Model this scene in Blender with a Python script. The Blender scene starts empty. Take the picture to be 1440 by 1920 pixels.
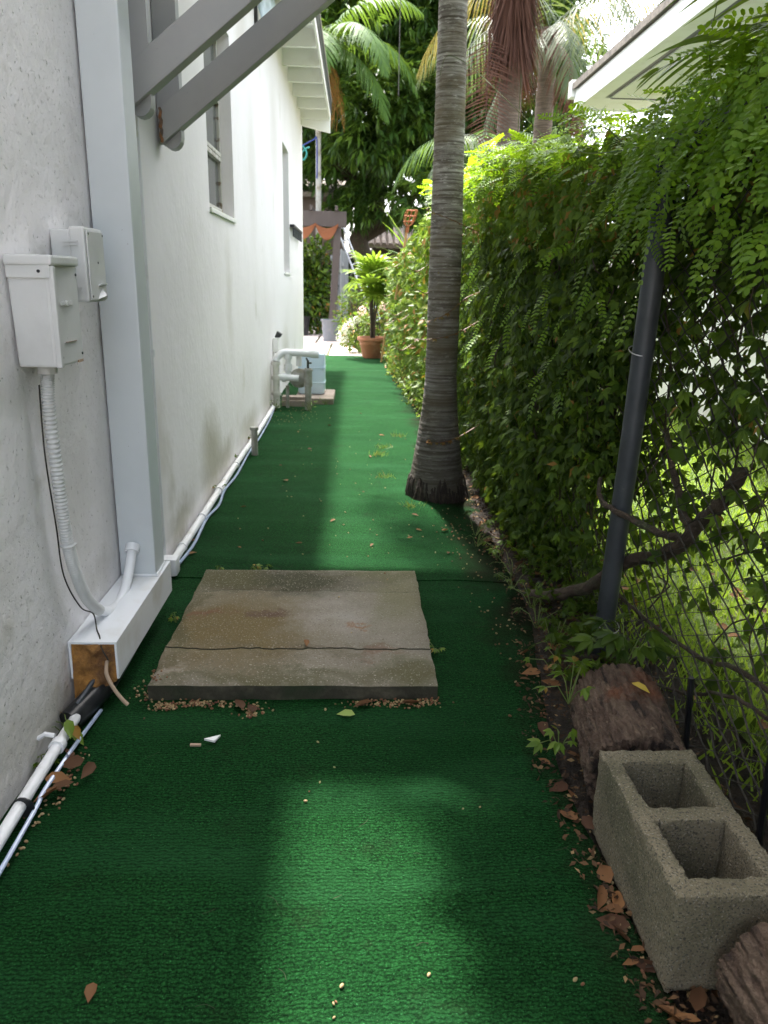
import bpy, bmesh, math, random
import numpy as np
from mathutils import Vector, Matrix, noise as mnoise

random.seed(7); rng = np.random.default_rng(7)
S = bpy.context.scene
COL = S.collection
PI = math.pi

# ------------------------------------------------------------------ camera, sky, sun, exposure
YAW, PITCH, ROLL, CAMZ = 0.040842717, 0.290916753, 0.022, 1.1
cam = bpy.data.cameras.new('camera'); co = bpy.data.objects.new('camera', cam); COL.objects.link(co)
cam.sensor_fit = 'VERTICAL'; cam.sensor_height = 36.0; cam.lens = 36.0*1442/1920
cam.clip_start = 0.02; cam.clip_end = 600
_f0 = Vector((math.sin(YAW), math.cos(YAW), 0)); _r0 = Vector((math.cos(YAW), -math.sin(YAW), 0)); _u0 = Vector((0, 0, 1))
_fw = _f0*math.cos(PITCH)-_u0*math.sin(PITCH); _up = _u0*math.cos(PITCH)+_f0*math.sin(PITCH)
_r = _r0*math.cos(ROLL)+_up*math.sin(ROLL); _u = _up*math.cos(ROLL)-_r0*math.sin(ROLL)
_m = Matrix((_r, _u, -_fw)).transposed().to_4x4(); _m.translation = (0, 0, CAMZ)
co.matrix_world = _m
cam.dof.use_dof = True; cam.dof.focus_distance = 1.8; cam.dof.aperture_fstop = 8.0
S.camera = co

SUN = Vector((-0.066, 0.42, 1.0)).normalized()
w = bpy.data.worlds.new('World'); S.world = w; w.use_nodes = True
wn = w.node_tree.nodes; wl = w.node_tree.links
bg = wn['Background']; sky = wn.new('ShaderNodeTexSky'); sky.sky_type = 'NISHITA'; sky.sun_disc = False
sky.sun_elevation = math.asin(SUN.z); sky.sun_rotation = math.atan2(SUN.x, SUN.y)
sky.air_density = 1.0; sky.dust_density = 5.0; sky.ozone_density = 1.0
hs = wn.new('ShaderNodeHueSaturation'); hs.inputs['Saturation'].default_value = 0.4
wl.new(sky.outputs[0], hs.inputs['Color']); wl.new(hs.outputs[0], bg.inputs[0]); bg.inputs[1].default_value = 0.15
sl = bpy.data.lights.new('sun', 'SUN'); sl.energy = 2.3; sl.angle = math.radians(1.8); sl.color = (1.0, 0.96, 0.9)
so = bpy.data.objects.new('sun', sl); COL.objects.link(so)
so.rotation_euler = SUN.to_track_quat('Z', 'Y').to_euler(); so.location = (0, 0, 12)
S.view_settings.view_transform = 'Standard'; S.view_settings.look = 'None'
S.view_settings.exposure = 2.85; S.view_settings.gamma = 1.0; S.view_settings.use_curve_mapping = False
S.cycles.use_denoising = True
S.cycles.max_bounces = 10; S.cycles.diffuse_bounces = 5; S.cycles.transmission_bounces = 8; S.cycles.transparent_max_bounces = 8
S.cycles.sample_clamp_indirect = 6.0; S.cycles.caustics_reflective = False; S.cycles.caustics_refractive = False

# ------------------------------------------------------------------ materials
def _nt(name):
    m = bpy.data.materials.new(name); m.use_nodes = True
    return m, m.node_tree.nodes, m.node_tree.links, m.node_tree.nodes['Principled BSDF']
def _noise(n, l, vec, scale, detail=4, rough=.55):
    t = n.new('ShaderNodeTexNoise'); t.inputs['Scale'].default_value = scale; t.inputs['Detail'].default_value = detail
    t.inputs['Roughness'].default_value = rough; l.new(vec, t.inputs['Vector']); return t.outputs['Fac']
def _rng(n, l, v, lo, hi, a=0., b=1.):
    t = n.new('ShaderNodeMapRange'); t.inputs[1].default_value = lo; t.inputs[2].default_value = hi
    t.inputs[3].default_value = a; t.inputs[4].default_value = b; l.new(v, t.inputs[0]); return t.outputs[0]
def _mix(n, l, f, a, b):
    t = n.new('ShaderNodeMix'); t.data_type = 'RGBA'
    if isinstance(f, float): t.inputs[0].default_value = f
    else: l.new(f, t.inputs[0])
    for s, i in ((a, 6), (b, 7)):
        if isinstance(s, tuple): t.inputs[i].default_value = (*s, 1)
        else: l.new(s, t.inputs[i])
    return t.outputs[2]
def M(name, base, rough=.6, layers=(), bumps=(), metal=0., spec=.5, rvar=None, stretch=(1, 1, 1), sheen=0.):
    """procedural surface: base colour, layers (colour, scale, lo, hi, detail[, stretch]), bumps (strength, scale, distance, detail[, stretch])"""
    m, n, l, p = _nt(name)
    tc = n.new('ShaderNodeTexCoord')
    def vec(st):
        if st == (1, 1, 1): return tc.outputs['Object']
        mp = n.new('ShaderNodeMapping'); mp.inputs['Scale'].default_value = st; l.new(tc.outputs['Object'], mp.inputs[0]); return mp.outputs[0]
    c = base
    for L in layers:
        f = _rng(n, l, _noise(n, l, vec(L[5] if len(L) > 5 else stretch), L[1], L[4]), L[2], L[3])
        c = _mix(n, l, f, c, L[0])
    if isinstance(c, tuple): p.inputs['Base Color'].default_value = (*c, 1)
    else: l.new(c, p.inputs['Base Color'])
    p.inputs['Roughness'].default_value = rough; p.inputs['Metallic'].default_value = metal
    p.inputs['Specular IOR Level'].default_value = spec
    if rvar: l.new(_rng(n, l, _noise(n, l, vec(stretch), rvar[0], 3), .3, .7, rvar[1], rvar[2]), p.inputs['Roughness'])
    nrm = None
    for B in bumps:
        b = n.new('ShaderNodeBump'); b.inputs['Strength'].default_value = B[0]; b.inputs['Distance'].default_value = B[2]
        hh = _noise(n, l, vec(B[4] if len(B) > 4 else stretch), B[1], B[3], .6)
        l.new(_rng(n, l, hh, B[5][0], B[5][1], 1, 0) if len(B) > 5 else hh, b.inputs['Height'])
        if nrm: l.new(nrm, b.inputs['Normal'])
        nrm = b.outputs[0]
    if nrm: l.new(nrm, p.inputs['Normal'])
    return m
def LM(name, ca, cb, trans=.35, rough=.42, tcol=None, spec=.4, cc=None):
    """leaf: colour differs from leaf to leaf, light passes through"""
    m, n, l, p = _nt(name)
    g = n.new('ShaderNodeNewGeometry'); oi = n.new('ShaderNodeObjectInfo')
    ad = n.new('ShaderNodeMath'); ad.operation = 'ADD'; l.new(g.outputs['Random Per Island'], ad.inputs[0]); l.new(oi.outputs['Random'], ad.inputs[1])
    fr = n.new('ShaderNodeMath'); fr.operation = 'FRACT'; l.new(ad.outputs[0], fr.inputs[0])
    c = _mix(n, l, fr.outputs[0], ca, cb)
    if cc: c = _mix(n, l, _rng(n, l, fr.outputs[0], .9, .93), c, cc)
    l.new(c, p.inputs['Base Color']); p.inputs['Roughness'].default_value = rough; p.inputs['Specular IOR Level'].default_value = spec
    t = n.new('ShaderNodeBsdfTranslucent')
    if tcol: t.inputs[0].default_value = (*tcol, 1)
    else:
        mm = _mix(n, l, .35, c, (.22, .3, .02)); l.new(mm, t.inputs[0])
    ms = n.new('ShaderNodeMixShader'); ms.inputs[0].default_value = trans
    l.new(p.outputs[0], ms.inputs[1]); l.new(t.outputs[0], ms.inputs[2]); l.new(ms.outputs[0], n['Material Output'].inputs[0])
    return m

MT = {}
MT['stucco'] = M('rough stucco paint', (.82, .80, .805), .75, [((.74, .72, .72), 3, .5, .75, 5), ((.50, .49, .46), 75, .655, .70, 4), ((.45, .42, .36), 3.5, .62, .80, 6)],
                 [(.5, 75, .012, 4, (1, 1, 1), (.60, .70)), (.30, 28, .014, 5), (.35, 170, .003, 3), (.45, 5, .03, 3)])
MT['plaster'] = M('smooth plaster paint', (.83, .805, .81), .7, [((.76, .735, .73), 1.6, .45, .8, 6), ((.55, .53, .46), 2.3, .64, .80, 6, (1, 1, .7)), ((.30, .29, .27), 42, .735, .76, 4, (1, 1, .4))],
                  [(.22, 30, .006, 5), (.35, 2.5, .03, 4), (.4, 60, .008, 4, (1, 1, .5), (.68, .74))])
MT['white'] = M('white trim paint', (.8, .8, .77), .5, [((.66, .65, .58), 5, .55, .8, 5)], [(.1, 60, .003, 3)])
MT['post'] = M('grey blue steel paint', (.56, .60, .62), .38, [((.50, .54, .56), 3, .45, .7, 4), ((.25, .25, .24), 70, .76, .80, 2)], [(.06, 40, .004, 3)])
MT['beamwhite'] = M('white gloss steel paint', (.74, .76, .78), .35, [((.58, .57, .53), 6, .55, .75, 5), ((.30, .2, .12), 25, .75, .82, 3)], [(.08, 30, .004, 3)])
MT['brace'] = M('grey bracket paint', (.30, .305, .305), .45, [((.35, .35, .345), 4, .4, .7, 4), ((.1, .09, .08), 60, .74, .8, 2)], [(.06, 50, .003, 3)])
MT['rust'] = M('rusty weld', (.12, .09, .07), .8, [((.25, .11, .04), 30, .45, .6, 4)], [(.8, 120, .006, 3)])
MT['boxpaint'] = M('painted box', (.58, .59, .585), .45, [((.50, .505, .50), 6, .45, .7, 4), ((.32, .31, .29), 60, .74, .8, 3)], [(.2, 45, .004, 4)])
MT['pvc'] = M('white pvc', (.72, .73, .74), .4, [((.5, .48, .42), 8, .55, .75, 5)], [(.08, 40, .003, 3)])
MT['pvcdirty'] = M('weathered pvc', (.70, .68, .62), .5, [((.22, .19, .13), 6, .5, .75, 5)], [(.1, 40, .003, 3)])
MT['tube'] = M('clear blue tubing', (.42, .50, .66), .15, [((.3, .36, .5), 12, .4, .7, 3)], spec=.8)
MT['foam'] = M('brown spray foam', (.34, .16, .035), .8, [((.13, .06, .02), 14, .45, .65, 5), ((.5, .26, .05), 20, .6, .75, 4)], [(.9, 60, .012, 5)])
MT['black'] = M('black plastic', (.012, .013, .015), .35, [((.05, .05, .05), 12, .5, .8, 4)], [(.1, 40, .004, 3)])
MT['greypipe'] = M('galvanised pipe', (.060, .068, .077), .5, [((.034, .039, .045), 6, .4, .7, 5), ((.08, .085, .09), 30, .66, .8, 3)], [(.08, 50, .003, 4)], metal=.35)
MT['stub'] = M('grey stub pipe', (.33, .33, .30), .5, [((.16, .14, .09), 10, .45, .7, 4)], [(.1, 40, .003, 3)])
MT['terracotta'] = M('terracotta', (.42, .165, .085), .75, [((.50, .26, .16), 7, .5, .75, 5), ((.25, .10, .06), 4, .55, .8, 4)], [(.15, 60, .004, 4)])
MT['bucket'] = M('grey plastic tub', (.13, .145, .17), .5, [((.2, .2, .2), 9, .5, .8, 4)])
MT['tank'] = M('pale blue plastic', (.55, .68, .80), .3, [((.62, .74, .84), 3, .4, .7, 3)])
MT['pergola'] = M('brown painted timber', (.042, .032, .029), .6, [((.065, .05, .045), 12, .5, .8, 4, (1, 1, .1))], [(.3, 40, .004, 4, (1, 1, .08))])
MT['cloth'] = LM('orange canvas', (.20, .075, .035), (.23, .09, .042), .25, .9, (.24, .08, .035))
MT['greywood'] = M('grey fence boards', (.34, .36, .38), .7, [((.2, .2, .21), 8, .45, .75, 5, (1, 1, .08))], [(.3, 30, .004, 4, (1, 1, .08))])
MT['alu'] = M('aluminium', (.55, .57, .6), .4, [((.4, .4, .42), 10, .5, .8, 3)], metal=.4)
MT['brown_wall'] = M('dark brown wall', (.10, .075, .06), .85, [((.07, .055, .045), 3, .4, .7, 4)], [(.2, 20, .01, 4)])  # dark brown walls of the far buildings
MT['roof'] = M('roof shingle', (.20, .17, .14), .9, [((.10, .09, .075), 14, .4, .7, 5), ((.3, .27, .22), 40, .6, .8, 3)], [(.6, 50, .01, 4)])
MT['tile'] = M('brown roof tile', (.30, .24, .20), .8, [((.20, .16, .14), 9, .4, .7, 5)], [(.3, 30, .01, 4)])
MT['soil'] = M('dark soil', (.022, .016, .011), .95, [((.055, .036, .022), 18, .45, .7, 6), ((.02, .016, .012), 6, .5, .8, 4)], [(1., 40, .02, 8), (.8, 160, .006, 4)])
MT['lawnsoil'] = M('lawn ground', (.055, .085, .018), .95, [((.10, .075, .035), 5, .5, .75, 6), ((.09, .14, .02), 20, .4, .7, 4)], [(1., 60, .02, 6)])
MT['farground'] = M('far ground', (.07, .075, .04), .95, [((.11, .09, .06), 1.5, .4, .7, 6)], [(.6, 20, .02, 5)])
MT['bark'] = M('rough log bark', (.105, .066, .046), .9, [((.175, .12, .085), 34, .45, .58, 6, (1, .22, 1)), ((.026, .016, .012), 30, .52, .60, 6, (1, .2, 1)), ((.24, .18, .13), 60, .68, .75, 4), ((.20, .07, .03), 4, .62, .72, 4)],
               [(1., 40, .03, 8, (1, .25, 1)), (1., 110, .012, 5)])
MT['cutwood'] = M('reddish cut wood', (.30, .11, .035), .85, [((.14, .055, .025), 16, .4, .7, 6)], [(.8, 50, .012, 6)])
MT['vinewood'] = M('vine wood', (.05, .035, .024), .9, [((.09, .066, .045), 25, .5, .7, 5), ((.05, .07, .03), 9, .55, .75, 4)], [(.9, 60, .012, 5)])
MT['wire'] = M('weathered wire', (.028, .024, .019), .7, [((.055, .05, .042), 40, .5, .7, 3)], metal=.2)
MT['tie'] = M('bright tie wire', (.5, .5, .5), .35, metal=.6)
MT['paver'] = M('pale pavers', (.52, .44, .40), .8, [((.40, .34, .31), 2.5, .45, .7, 6), ((.6, .54, .5), 30, .55, .75, 3)], [(.3, 60, .004, 5)])
MT['mortarsand'] = M('mossy joint', (.07, .06, .035), .95, [((.05, .08, .02), 12, .45, .65, 4)], [(.8, 60, .01, 5)])
MT['roots'] = M('dark palm roots', (.022, .015, .011), .85, [((.07, .05, .035), 25, .5, .7, 5)], [(1., 70, .01, 5)])
MT['stemgreen'] = M('green stem', (.10, .15, .03), .6, [((.16, .12, .05), 12, .5, .7, 3)])
MT['stemred'] = M('reddish stem', (.13, .05, .022), .6, [((.2, .14, .04), 20, .5, .7, 3)])
MT['cane'] = M('dark cane', (.05, .032, .022), .7, [((.1, .07, .04), 30, .5, .7, 3, (1, 1, 3))])
MT['bamboo'] = M('tan wooden stick', (.50, .29, .10), .6, [((.38, .2, .07), 14, .45, .7, 4)])
MT['orange'] = M('orange wire', (.34, .10, .025), .6)
MT['blue'] = M('blue rope', (.02, .04, .20), .7); MT['teal'] = M('teal rope', (.03, .22, .20), .7)
MT['cable'] = M('dark cable', (.05, .045, .04), .6); MT['beigecable'] = M('beige cable', (.36, .26, .18), .6)
MT['gap'] = M('dark recess', (.02, .02, .02), .9)
MT['curtain'] = M('pale curtain', (.5, .5, .47), .9, [((.4, .4, .38), 8, .4, .7, 3, (1, 6, .3))])
MT['sashwood'] = M('weathered sash', (.50, .49, .44), .65, [((.2, .15, .10), 26, .56, .66, 4)], [(.3, 60, .004, 4)])
MT['chip'] = M('white chip', (.75, .75, .75), .6)
MT['dryfrond'] = LM('dry brown frond', (.065, .027, .018), (.11, .052, .033), .25, .85, (.16, .06, .03))
MT['yellowfrond'] = LM('yellowing frond', (.15, .12, .035), (.10, .11, .03), .35, .6, (.22, .18, .04))
MT['frond'] = LM('green frond', (.032, .085, .016), (.06, .13, .02), .35, .6, spec=.2)
MT['bluefrond'] = LM('grey green frond', (.045, .075, .042), (.085, .11, .05), .3, .5)
MT['limefrond'] = LM('lime frond', (.13, .24, .02), (.20, .30, .03), .45, .4)
MT['mango'] = LM('dark mango leaf', (.016, .048, .010), (.055, .12, .018), .3, .4, spec=.35)
MT['mangolight'] = LM('light mango leaf', (.07, .16, .02), (.13, .22, .03), .4, .38)
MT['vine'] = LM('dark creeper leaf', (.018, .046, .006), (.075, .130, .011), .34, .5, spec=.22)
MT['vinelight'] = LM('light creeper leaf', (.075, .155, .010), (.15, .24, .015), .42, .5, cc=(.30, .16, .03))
MT['pinnate'] = LM('bright pinnate leaf', (.085, .19, .009), (.17, .30, .012), .5, .45, (.35, .55, .02))
MT['hedgefar'] = LM('mixed sunlit leaf', (.09, .17, .03), (.20, .27, .06), .42, .5, cc=(.36, .17, .05))
MT['dryleaf'] = LM('dry leaf', (.060, .026, .012), (.22, .105, .038), .15, .8, (.2, .09, .03))
MT['crumb'] = LM('litter crumb', (.025, .014, .008), (.12, .065, .028), .1, .9, (.08, .04, .02), cc=(.25, .17, .08))
MT['yellowleaf'] = LM('yellow leaf', (.42, .32, .04), (.50, .36, .05), .25, .6, (.5, .4, .04))
MT['limeleaf'] = LM('yellow green leaf', (.28, .36, .08), (.30, .40, .10), .25, .6)
MT['grass'] = LM('lawn grass', (.10, .20, .018), (.20, .31, .035), .4, .5, (.4, .55, .05))
MT['seed'] = LM('pale seed', (.24, .16, .075), (.38, .29, .15), .05, .6, cc=(.12, .04, .025))
MT['seeddark'] = LM('brown husk', (.13, .05, .025), (.22, .10, .05), .05, .7)
MT['petal'] = LM('white petal', (.78, .76, .70), (.82, .82, .78), .3, .6, (.8, .8, .7))
MT['pinkpetal'] = LM('pink petal', (.70, .45, .42), (.78, .6, .55), .3, .6, (.8, .6, .55))
MT['shootleaf'] = LM('reddish young leaf', (.14, .10, .025), (.22, .09, .03), .35, .5)
MT['inflor'] = LM('orange strand', (.20, .10, .015), (.26, .13, .02), .2, .6, (.25, .14, .02))

def blots(n, l, v, c, spots, warp=.34, wscale=7., plane=(1, 1, 0)):
    """stains with a shape of their own: soft blotches with ragged edges"""
    w = n.new('ShaderNodeTexNoise'); w.inputs['Scale'].default_value = wscale; w.inputs['Detail'].default_value = 6; w.inputs['Roughness'].default_value = .68; l.new(v, w.inputs['Vector'])
    wv = n.new('ShaderNodeVectorMath'); wv.operation = 'MULTIPLY_ADD'; l.new(w.outputs['Color'], wv.inputs[0]); wv.inputs[1].default_value = tuple(warp*k for k in plane); l.new(v, wv.inputs[2])
    for (ctr, rad, col, st) in spots:
        d = n.new('ShaderNodeVectorMath'); d.operation = 'SUBTRACT'; l.new(wv.outputs[0], d.inputs[0]); d.inputs[1].default_value = tuple(a+warp/2*k for a, k in zip(ctr, plane))
        sc = n.new('ShaderNodeVectorMath'); sc.operation = 'MULTIPLY'; l.new(d.outputs[0], sc.inputs[0]); sc.inputs[1].default_value = tuple(k/r for r, k in zip(rad, plane))
        ln = n.new('ShaderNodeVectorMath'); ln.operation = 'LENGTH'; l.new(sc.outputs[0], ln.inputs[0])
        c = _mix(n, l, _rng(n, l, ln.outputs['Value'], .35, 1.25, st, 0), c, col)
    return c
def stain_wall(m, spots):
    n, l = m.node_tree.nodes, m.node_tree.links; p = n['Principled BSDF']; src = p.inputs['Base Color'].links[0].from_socket
    tc = n.new('ShaderNodeTexCoord'); l.new(blots(n, l, tc.outputs['Object'], src, spots, .30, 6., (0, 1, 1)), p.inputs['Base Color'])
stain_wall(MT['plaster'], [((0, y-4.5, z), (1, ry, rz), (.36, .33, .23), st) for y, z, ry, rz, st in ((3.95, .20, .30, .24, .7), (4.35, .12, .30, .12, .6), (3.2, .10, .25, .10, .6), (5.4, .10, .5, .12, .55), (6.6, .15, .5, .25, .5), (2.9, .5, .12, .2, .3), (4.7, 1.0, .12, .35, .25), (5.9, 1.9, .25, .5, .25), (7.5, 2.3, .4, .4, .25), (8.3, .3, .5, .3, .4), (5.5, 2.6, .3, .3, .3))])
stain_wall(MT['stucco'], [((0, y-4.5, z), (1, ry, rz), (.36, .34, .27), st*.7) for y, z, ry, rz, st in ((1.55, .10, .22, .14, .75), (1.2, .12, .25, .16, .75), (1.82, .84, .10, .10, .4), (1.75, .05, .15, .08, .8), (2.1, .27, .15, .06, .4), (1.5, .45, .15, .2, .25), (2.0, .6, .12, .2, .2))])
def carpet_mat():
    m, n, l, p = _nt('green turf carpet'); tc = n.new('ShaderNodeTexCoord'); v = tc.outputs['Object']
    c = _mix(n, l, _rng(n, l, _noise(n, l, v, 190, 4, .75), .36, .66), (.0014, .0100, .0024), (.0175, .098, .0235))
    c = _mix(n, l, _rng(n, l, _noise(n, l, v, 330, 2), .66, .74), c, (.055, .24, .085))
    c = _mix(n, l, _rng(n, l, _noise(n, l, v, 1.7, 5), .42, .7, 0, .45), c, (.0030, .030, .0075))
    mq = n.new('ShaderNodeMapping'); mq.inputs['Scale'].default_value = (.55, 2.2, 1); l.new(v, mq.inputs[0])
    c = _mix(n, l, _rng(n, l, _noise(n, l, mq.outputs[0], 2.4, 5), .48, .70, 0, .60), c, (.018, .080, .027))   # faded, worn bands
    c = _mix(n, l, _rng(n, l, _noise(n, l, v, 6, 7, .7), .57, .75, 0, .75), c, (.012, .022, .009))   # ground-in dirt
    c = _mix(n, l, _rng(n, l, _noise(n, l, v, 260, 1), .80, .83), c, (.22, .24, .16))
    wt = n.new('ShaderNodeTexWave'); wt.wave_type = 'BANDS'; wt.bands_direction = 'Y'; wt.inputs['Scale'].default_value = 36; wt.inputs['Distortion'].default_value = 7; wt.inputs['Detail'].default_value = 3; wt.inputs['Detail Scale'].default_value = 2.5; l.new(v, wt.inputs['Vector'])
    c = _mix(n, l, _rng(n, l, wt.outputs['Fac'], .0, .55, .62, 0), c, (.0008, .007, .002))     # rows of the woven pile
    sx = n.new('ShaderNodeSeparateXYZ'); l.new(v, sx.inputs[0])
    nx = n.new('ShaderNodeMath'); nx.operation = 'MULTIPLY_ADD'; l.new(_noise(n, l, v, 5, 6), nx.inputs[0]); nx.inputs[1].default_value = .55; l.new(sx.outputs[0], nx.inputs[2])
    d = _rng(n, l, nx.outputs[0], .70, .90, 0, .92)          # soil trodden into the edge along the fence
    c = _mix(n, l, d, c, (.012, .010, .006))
    l.new(c, p.inputs['Base Color']); p.inputs['Roughness'].default_value = .85; p.inputs['Specular IOR Level'].default_value = .05
    p.inputs['Sheen Weight'].default_value = .0; p.inputs['Sheen Roughness'].default_value = .5; p.inputs['Sheen Tint'].default_value = (.3, .9, .5, 1)
    mp = n.new('ShaderNodeMapping'); mp.inputs['Scale'].default_value = (1, 2.2, 1); l.new(v, mp.inputs[0])
    b1 = n.new('ShaderNodeBump'); b1.inputs['Strength'].default_value = 1.; b1.inputs['Distance'].default_value = .006
    l.new(_noise(n, l, mp.outputs[0], 75, 5, .75), b1.inputs['Height'])
    b2 = n.new('ShaderNodeBump'); b2.inputs['Strength'].default_value = .9; b2.inputs['Distance'].default_value = .006
    l.new(_noise(n, l, v, 230, 3, .6), b2.inputs['Height']); l.new(b1.outputs[0], b2.inputs['Normal']); l.new(b2.outputs[0], p.inputs['Normal'])
    return m
MT['carpet'] = carpet_mat()
def slab_mat():
    m, n, l, p = _nt('stained concrete'); tc = n.new('ShaderNodeTexCoord'); v = tc.outputs['Object']
    c = _mix(n, l, _rng(n, l, _noise(n, l, v, 5, 7, .65), .35, .7), (.165, .146, .110), (.245, .222, .182))
    c = blots(n, l, v, c, [((x, y, 0), (rx, ry, 1), col, st) for x, y, rx, ry, col, st in ((-.25, -.08, .34, .34, (.135, .098, .036), .95), (-.08, .33, .34, .15, (.034, .034, .012), .95), (-.32, .36, .20, .14, (.07, .064, .022), .9), (.10, .0, .18, .12, (.34, .315, .285), .6),
         (-.30, .02, .06, .035, (.15, .065, .035), .65), (-.15, .02, .06, .035, (.09, .05, .036), .85), (.24, -.24, .07, .03, (.15, .075, .045), .6), (.20, -.06, .05, .02, (.22, .10, .04), .75), (.33, -.36, .12, .10, (.085, .082, .034), .85), (-.05, -.40, .45, .05, (.09, .085, .04), .8),
         (.32, .2, .12, .3, (.15, .145, .07), .6), (-.36, -.36, .05, .05, (.32, .28, .23), .7), (-.39, 0, .04, .4, (.09, .08, .035), .8), (.25, .38, .2, .05, (.10, .10, .045), .7), (.0, -.22, .3, .03, (.11, .09, .05), .5))])
    c = _mix(n, l, _rng(n, l, _noise(n, l, v, 190, 3), .60, .70, 0, .7), c, (.46, .43, .37))
    c = _mix(n, l, _rng(n, l, _noise(n, l, v, 150, 3), .60, .70, 0, .8), c, (.09, .08, .055))
    l.new(c, p.inputs['Base Color']); p.inputs['Roughness'].default_value = .88; p.inputs['Specular IOR Level'].default_value = .3
    b = n.new('ShaderNodeBump'); b.inputs['Strength'].default_value = .8; b.inputs['Distance'].default_value = .006; l.new(_noise(n, l, v, 140, 6, .7), b.inputs['Height']); l.new(b.outputs[0], p.inputs['Normal'])
    return m
MT['slab'] = slab_mat()
MT['block'] = M('cinder block', (.21, .182, .122), .95, [((.11, .105, .06), 5, .45, .7, 6), ((.07, .065, .05), 230, .54, .62, 3), ((.30, .275, .22), 260, .58, .66, 3)],
   [(1., 210, .006, 4), (.6, 45, .008, 5)])
MT['slabside'] = M('damp mossy shaded slab edge', (.035, .033, .020), .9, [((.09, .08, .055), 14, .5, .72, 5), ((.02, .03, .012), 8, .5, .7, 4)], [(.8, 60, .01, 6)])  # moss, with the shade on the slab's sides put into the colour
MT['darktrunk'] = M('dark ringed trunk', (.10, .075, .055), .9, [((.17, .13, .10), 6, .45, .6, 5, (1, 1, 12))], [(.8, 20, .02, 5, (1, 1, 6))])
MT['pad'] = M('concrete pad', (.30, .25, .21), .9, [((.18, .15, .11), 8, .45, .7, 5)], [(.6, 60, .006, 5)])
def trunk_mat():
    m, n, l, p = _nt('ringed palm bark'); tc = n.new('ShaderNodeTexCoord')
    def vv(s):
        mp = n.new('ShaderNodeMapping'); mp.inputs['Scale'].default_value = s; l.new(tc.outputs['Object'], mp.inputs[0]); return mp.outputs[0]
    ring = _noise(n, l, vv((.8, .8, 30)), 2.2, 5, .65)
    c = _mix(n, l, _rng(n, l, ring, .40, .62), (.13, .11, .09), (.62, .60, .57))
    c = _mix(n, l, _rng(n, l, _noise(n, l, vv((2, 2, 5)), 3.2, 6, .7), .50, .62, 0, .65), c, (.11, .095, .075))
    c = _mix(n, l, _rng(n, l, _noise(n, l, vv((5, 5, 22)), 4, 5, .7), .56, .66), c, (.72, .70, .67))
    c = _mix(n, l, _rng(n, l, _noise(n, l, vv((1, 1, 1.5)), 3, 5), .46, .66), c, (.20, .165, .10))
    c = _mix(n, l, _rng(n, l, _noise(n, l, vv((1, 1, 1)), 14, 2), .74, .78), c, (.30, .24, .04))
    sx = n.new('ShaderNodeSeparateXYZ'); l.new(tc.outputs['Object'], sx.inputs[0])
    c = _mix(n, l, _rng(n, l, sx.outputs[2], .1, 1.8, .85, 0), c, (.05, .04, .03))    # shade on the lower trunk put into the bark colour
    l.new(c, p.inputs['Base Color']); p.inputs['Roughness'].default_value = .85; p.inputs['Specular IOR Level'].default_value = .3
    b = n.new('ShaderNodeBump'); b.inputs['Strength'].default_value = .9; b.inputs['Distance'].default_value = .008
    l.new(_noise(n, l, vv((5, 5, 45)), 3, 6, .7), b.inputs['Height']); l.new(b.outputs[0], p.inputs['Normal'])
    return m
MT['trunk'] = trunk_mat()
def glass_mat():
    m, n, l, p = _nt('window glass'); p.inputs['Base Color'].default_value = (.10, .11, .11, 1)
    p.inputs['Roughness'].default_value = .08; p.inputs['Specular IOR Level'].default_value = .9
    return m
MT['glass'] = glass_mat()

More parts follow.
